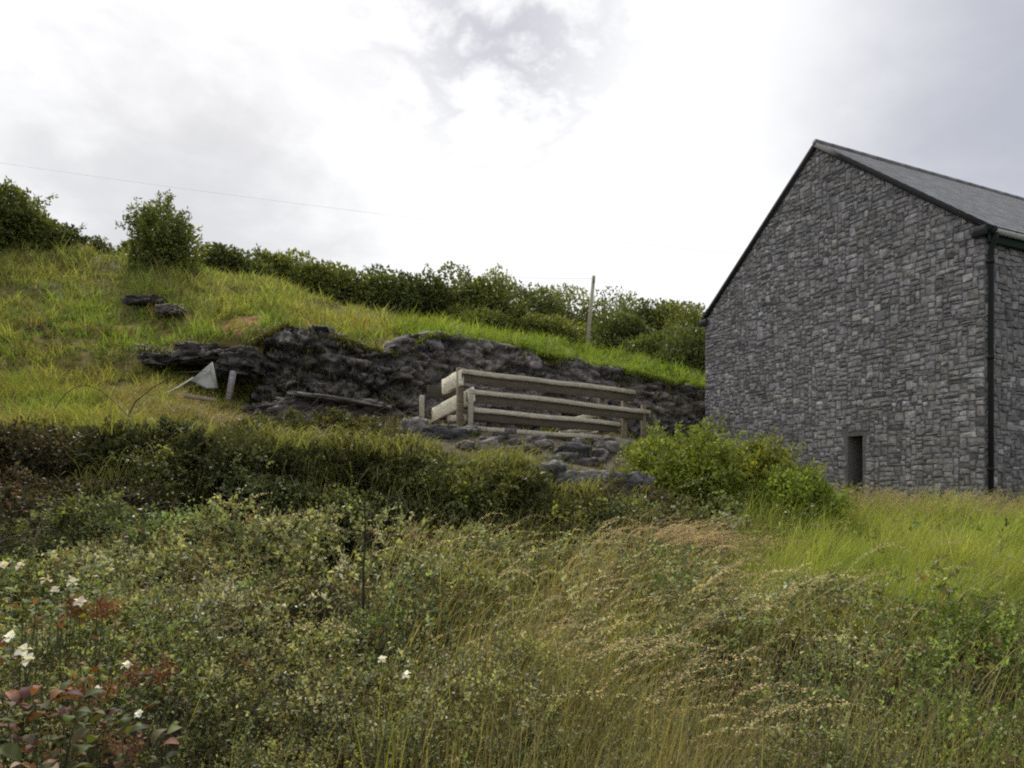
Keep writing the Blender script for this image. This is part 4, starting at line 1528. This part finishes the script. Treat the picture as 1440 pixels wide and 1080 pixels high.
# a dense drift of pinkish heads on the crest right of centre
m = 110
ux = rng.normal(915, 36, m); yx = rng.uniform(5.9, 6.7, m)
u = np.concatenate([u, ux]); y = np.concatenate([y, yx]); x = (u - 720) / F * y; z = ground(x, y)
n = len(u)
pinkish = np.arange(n) >= n - m
hc = canopy(u, x, y)
H = hc + rng.uniform(.22, .60, n)
H[pinkish] = rng.uniform(.82, .98, m)
Ch = np.where(rng.random((n, 1)) < .5, np.array([[.72, .64, .45]]), np.array([[.60, .49, .36]])) * rng.uniform(.6, 1.3, (n, 1))
Ch[pinkish] = np.array([.56, .43, .32]) * rng.uniform(.7, 1.25, (m, 1))
seedheads(aS, aH, np.stack([x, y, z], -1), H, rng.normal(.05, .35, n), rng.uniform(.45, 1.1, n), rng.uniform(.10, .42, n),
          np.array([.20, .18, .08]) * rng.uniform(.6, 1.2, (n, 1)), Ch, 110, .011, .42, .011)
V1, F1, C1 = aS.data(); V2, F2, C2 = aH.data()
build('feathery_seed_heads', (np.concatenate([V1, V2]), np.concatenate([F1, F2 + len(V1)]), np.concatenate([C1, C2])), M_grass, None, label='feathery straw and pinkish grass heads arching to the right', kind='stuff', cat='grass')

# ================================================================== foreground plants, lower left
def big_leaf(acc, p, d, L, Wd, C, cup=.15):
    """broad leaf with midrib fold and arch, 5 stations"""
    d = norm(np.asarray(d, float)); up = np.array([0, 0, 1.0])
    s = norm(np.cross(d, up + rng.normal(0, .25, 3)))
    nrm__ = np.cross(s, d)
    st = np.linspace(0, 1, 7)
    prof = np.sin(np.pi * np.clip(st * .97 + .02, 0, 1) ** .8) ** .8
    V = []
    for t_, w_ in zip(st, prof):
        c = p + d * L * t_ + nrm__ * (L * .25 * math.sin(t_ * 2.6) - L * .12 * t_)
        rip = L * .02 * math.sin(t_ * 19)
        V += [c - s * Wd * .5 * w_ + nrm__ * (Wd * cup * w_ + rip), c, c + s * Wd * .5 * w_ + nrm__ * (Wd * cup * w_ - rip)]
    Fq = []
    for i in range(6):
        a = i * 3
        Fq += [[a, a + 1, a + 4, a + 3], [a + 1, a + 2, a + 5, a + 4]]
    acc.add(V, Fq, np.asarray(C) * random.uniform(.75, 1.25))


def leafy_plant(u, v, Y, label, ndock, cols_, L, name='dock_plant', spread=.16, seedspike=0, spikec=(.21, .10, .05), flowers=0, fl_c=(.75, .74, .62), cat='plant'):
    p0 = P(u, v, Y)
    g = gz(p0[0], Y)
    o = thing(name, (p0[0], Y, g), label, cat)
    aL, aSt = Acc(), Acc()
    ndock = int(ndock * 4.5)
    for i in range(ndock):
        a = random.uniform(0, 6.28); r = random.uniform(.05, 1.15) * spread
        top = p0 + np.array([math.cos(a) * r, math.sin(a) * r * .8, random.uniform(-.20, .07)])
        if i % 6 == 0: tube(aSt, [np.array([p0[0] + random.uniform(-.04, .04), Y, g]), (top + np.array([p0[0], Y, g])) / 2 + np.array([random.uniform(-.04, .04), 0, .05]), top], .004, .002, (.055, .060, .025), 5)
        big_leaf(aL, top, (math.cos(a), math.sin(a), random.uniform(-.2, .7)), L * random.uniform(.3, .65), L * random.uniform(.2, .36), np.array(random.choice(cols_ + [(.055, .07, .022), (.085, .10, .03), (.10, .085, .04)])) * random.uniform(.6, 1.2))
    build('foliage', aL, M_broad, o, True)
    build('stem', aSt, M_bark, o)
    if seedspike:
        for i in range(seedspike):
            aR = Acc()
            b = p0 + np.array([random.uniform(-.06, .06), random.uniform(-.05, .05), -.05])
            tip = b + np.array([random.uniform(-.06, .07), 0, random.uniform(.04, .09)])
            m_ = 130
            t_ = rng.random((m_, 1))
            q_ = b * (1 - t_) + tip * t_ + rng.normal(0, .018, (m_, 3))
            leaves(aR, q_, rng.normal(size=(m_, 3)) + np.array([0, 0, .4]), .013, .010, np.array(spikec) * rng.uniform(.5, 1.6, (m_, 1)))
            build('seed_spike', aR, M_broad, o)  # a seed spike built of loose flecks, not a flower
    return o, p0


def flower(o, p, size, C=(.80, .79, .70)):
    a = Acc()
    k = 5
    base = random.uniform(0, 6.28)
    tilt = np.array([random.uniform(-.4, .4), -.75, .75]); tilt = norm(tilt)
    s = norm(np.cross(tilt, np.array([.1, .2, .9]))); t_ = np.cross(tilt, s)
    for i in range(k):
        th = base + i * 2 * math.pi / k
        d = s * math.cos(th) + t_ * math.sin(th) + tilt * .25
        big_leaf(a, np.asarray(p), d, size * random.uniform(.85, 1.1), size * .85, C, .1)
    fo = build('flower', a, M_petal, o, True)
    a2 = Acc()
    tube(a2, [np.asarray(p), np.asarray(p) + tilt * size * .22], size * .22, size * .12, (.45, .38, .08), 7)
    build('flower_centre', a2, M_petal, fo)


GRN, YGR, RED, DRD, PAL = (.10, .135, .03), (.21, .24, .045), (.25, .11, .055), (.085, .034, .03), (.30, .22, .15)
o, p = leafy_plant(30, 870, 2.9, 'yellow green leafy bramble with white flowers at the left edge', 14, [GRN, YGR, GRN, RED], .10, 'flowering_bramble')
for (u, v) in ((14, 898), (33, 916), (40, 930)):
    flower(o, P(u, v, 2.5), .030)
o, p = leafy_plant(90, 830, 3.2, 'bramble with a cluster of pale flowers beside the rusty dock', 12, [GRN, YGR, (.10, .09, .04)], .09, 'flowering_bramble')
for (u, v) in ((66, 816), (78, 832), (103, 820), (30, 796), (4, 797), (112, 848)):
    flower(o, P(u, v, 2.9), .028, (.72, .66, .56))
o, p = leafy_plant(188, 945, 2.75, 'low plant with two small white flowers right of the rusty orange leaves', 8, [GRN, (.09, .08, .035), RED], .08, 'flowering_bramble')
for (u, v) in ((178, 936), (138, 972), (196, 1005)):
    flower(o, P(u, v, 2.45), .021)
o, p = leafy_plant(545, 955, 2.9, 'pair of single white blooms among the weeds at bottom centre', 5, [GRN, (.12, .07, .04)], .07, 'flowering_bramble')
for (u, v) in ((537, 928), (572, 950)):
    flower(o, P(u, v, 2.75), .021)
leafy_plant(140, 850, 3.1, 'dock with rusty orange seed spikes behind the pale flowers', 8, [GRN, RED, YGR], .10, seedspike=6)
leafy_plant(118, 965, 2.6, 'plant with rust orange young leaves and yellow green blades near the left edge', 12, [YGR, RED, (.24, .085, .025), YGR], .085, seedspike=2)
leafy_plant(212, 940, 2.75, 'small upright plant with a brick red seed spike', 5, [GRN, RED], .06, seedspike=2, spikec=(.17, .065, .045))
leafy_plant(175, 1035, 2.35, 'broad dark leaved dock with a reddish head at the lower left', 9, [(.05, .065, .018), (.17, .08, .05), (.09, .11, .03)], .13, seedspike=2, spikec=(.21, .11, .07))
leafy_plant(35, 1000, 2.35, 'dark red broad leaved plant in the lower left corner', 12, [DRD, RED, DRD, (.14, .06, .03)], .13)
leafy_plant(95, 1040, 2.3, 'olive leaved plant between the dark red leaves and the broad dock', 10, [(.08, .085, .025), GRN, DRD], .12)
leafy_plant(50, 1082, 2.15, 'large pale pinkish withered leaf plant at the very bottom left', 7, [PAL, (.26, .13, .08), PAL], .15)
leafy_plant(490, 925, 3.1, 'small reddish leaved plant left of the single white blooms', 7, [(.16, .08, .045), GRN], .07)
leafy_plant(2, 690, 6.2, 'pink red flowering sprig at the left edge against the dead brambles', 9, [(.30, .06, .07), (.25, .09, .05), GRN], .11)

# single dark stalk and pale iris-like blades
acc = Acc()
s0 = P(511, 860, 4.6); s0[2] -= .25
tube(acc, [s0, P(511, 800, 4.6), P(514, 745, 4.62), P(512, 706, 4.6)], .010, .005, (.030, .026, .018), 6)
mm = 60
leaves(acc, np.array([P(512, v, 4.6) for v in rng.uniform(700, 780, mm)]) + rng.normal(0, .012, (mm, 3)), rng.normal(size=(mm, 3)) + np.array([0, 0, .6]), .03, .014, np.array([.04, .04, .016]) * rng.uniform(.6, 1.4, (mm, 1)))
build('dead_stalk', acc, M_bark, None, label='single thin dark upright stalk in the weeds left of centre', cat='plant')
for (u, v0, v1, Y, k, lb) in ((630, 735, 800, 5.6, 10, 'tuft of upright yellow green blades in the weeds below the pen'),
                              (875, 840, 905, 4.0, 26, 'fresh yellow green grass tuft right of centre'),
                              (550, 960, 1075, 2.5, 12, 'tuft of pale upright blades at the bottom centre'),
                              (1150, 740, 820, 6.2, 60, 'vivid green grass tuft at the edge of the meadow')):
    acc = Acc()
    top, bot = P(u, v0, Y), P(u, v1, Y)
    B = bot + rng.normal(0, .05, (k, 3)) * np.array([1.0, 1, 0.2]) - np.array([0, 0, .25])
    blades(acc, B, (top[2] - bot[2] + .25) * rng.uniform(.7, 1.1, k), rng.normal(0, 1.3, k), rng.uniform(.05, .45, k), np.full(k, .0030 * Y), np.array([.19, .21, .035]) * rng.uniform(.7, 1.3, (k, 1)), 5)
    build('grass_tuft', acc, M_grass, None, label=lb, cat='grass tuft')
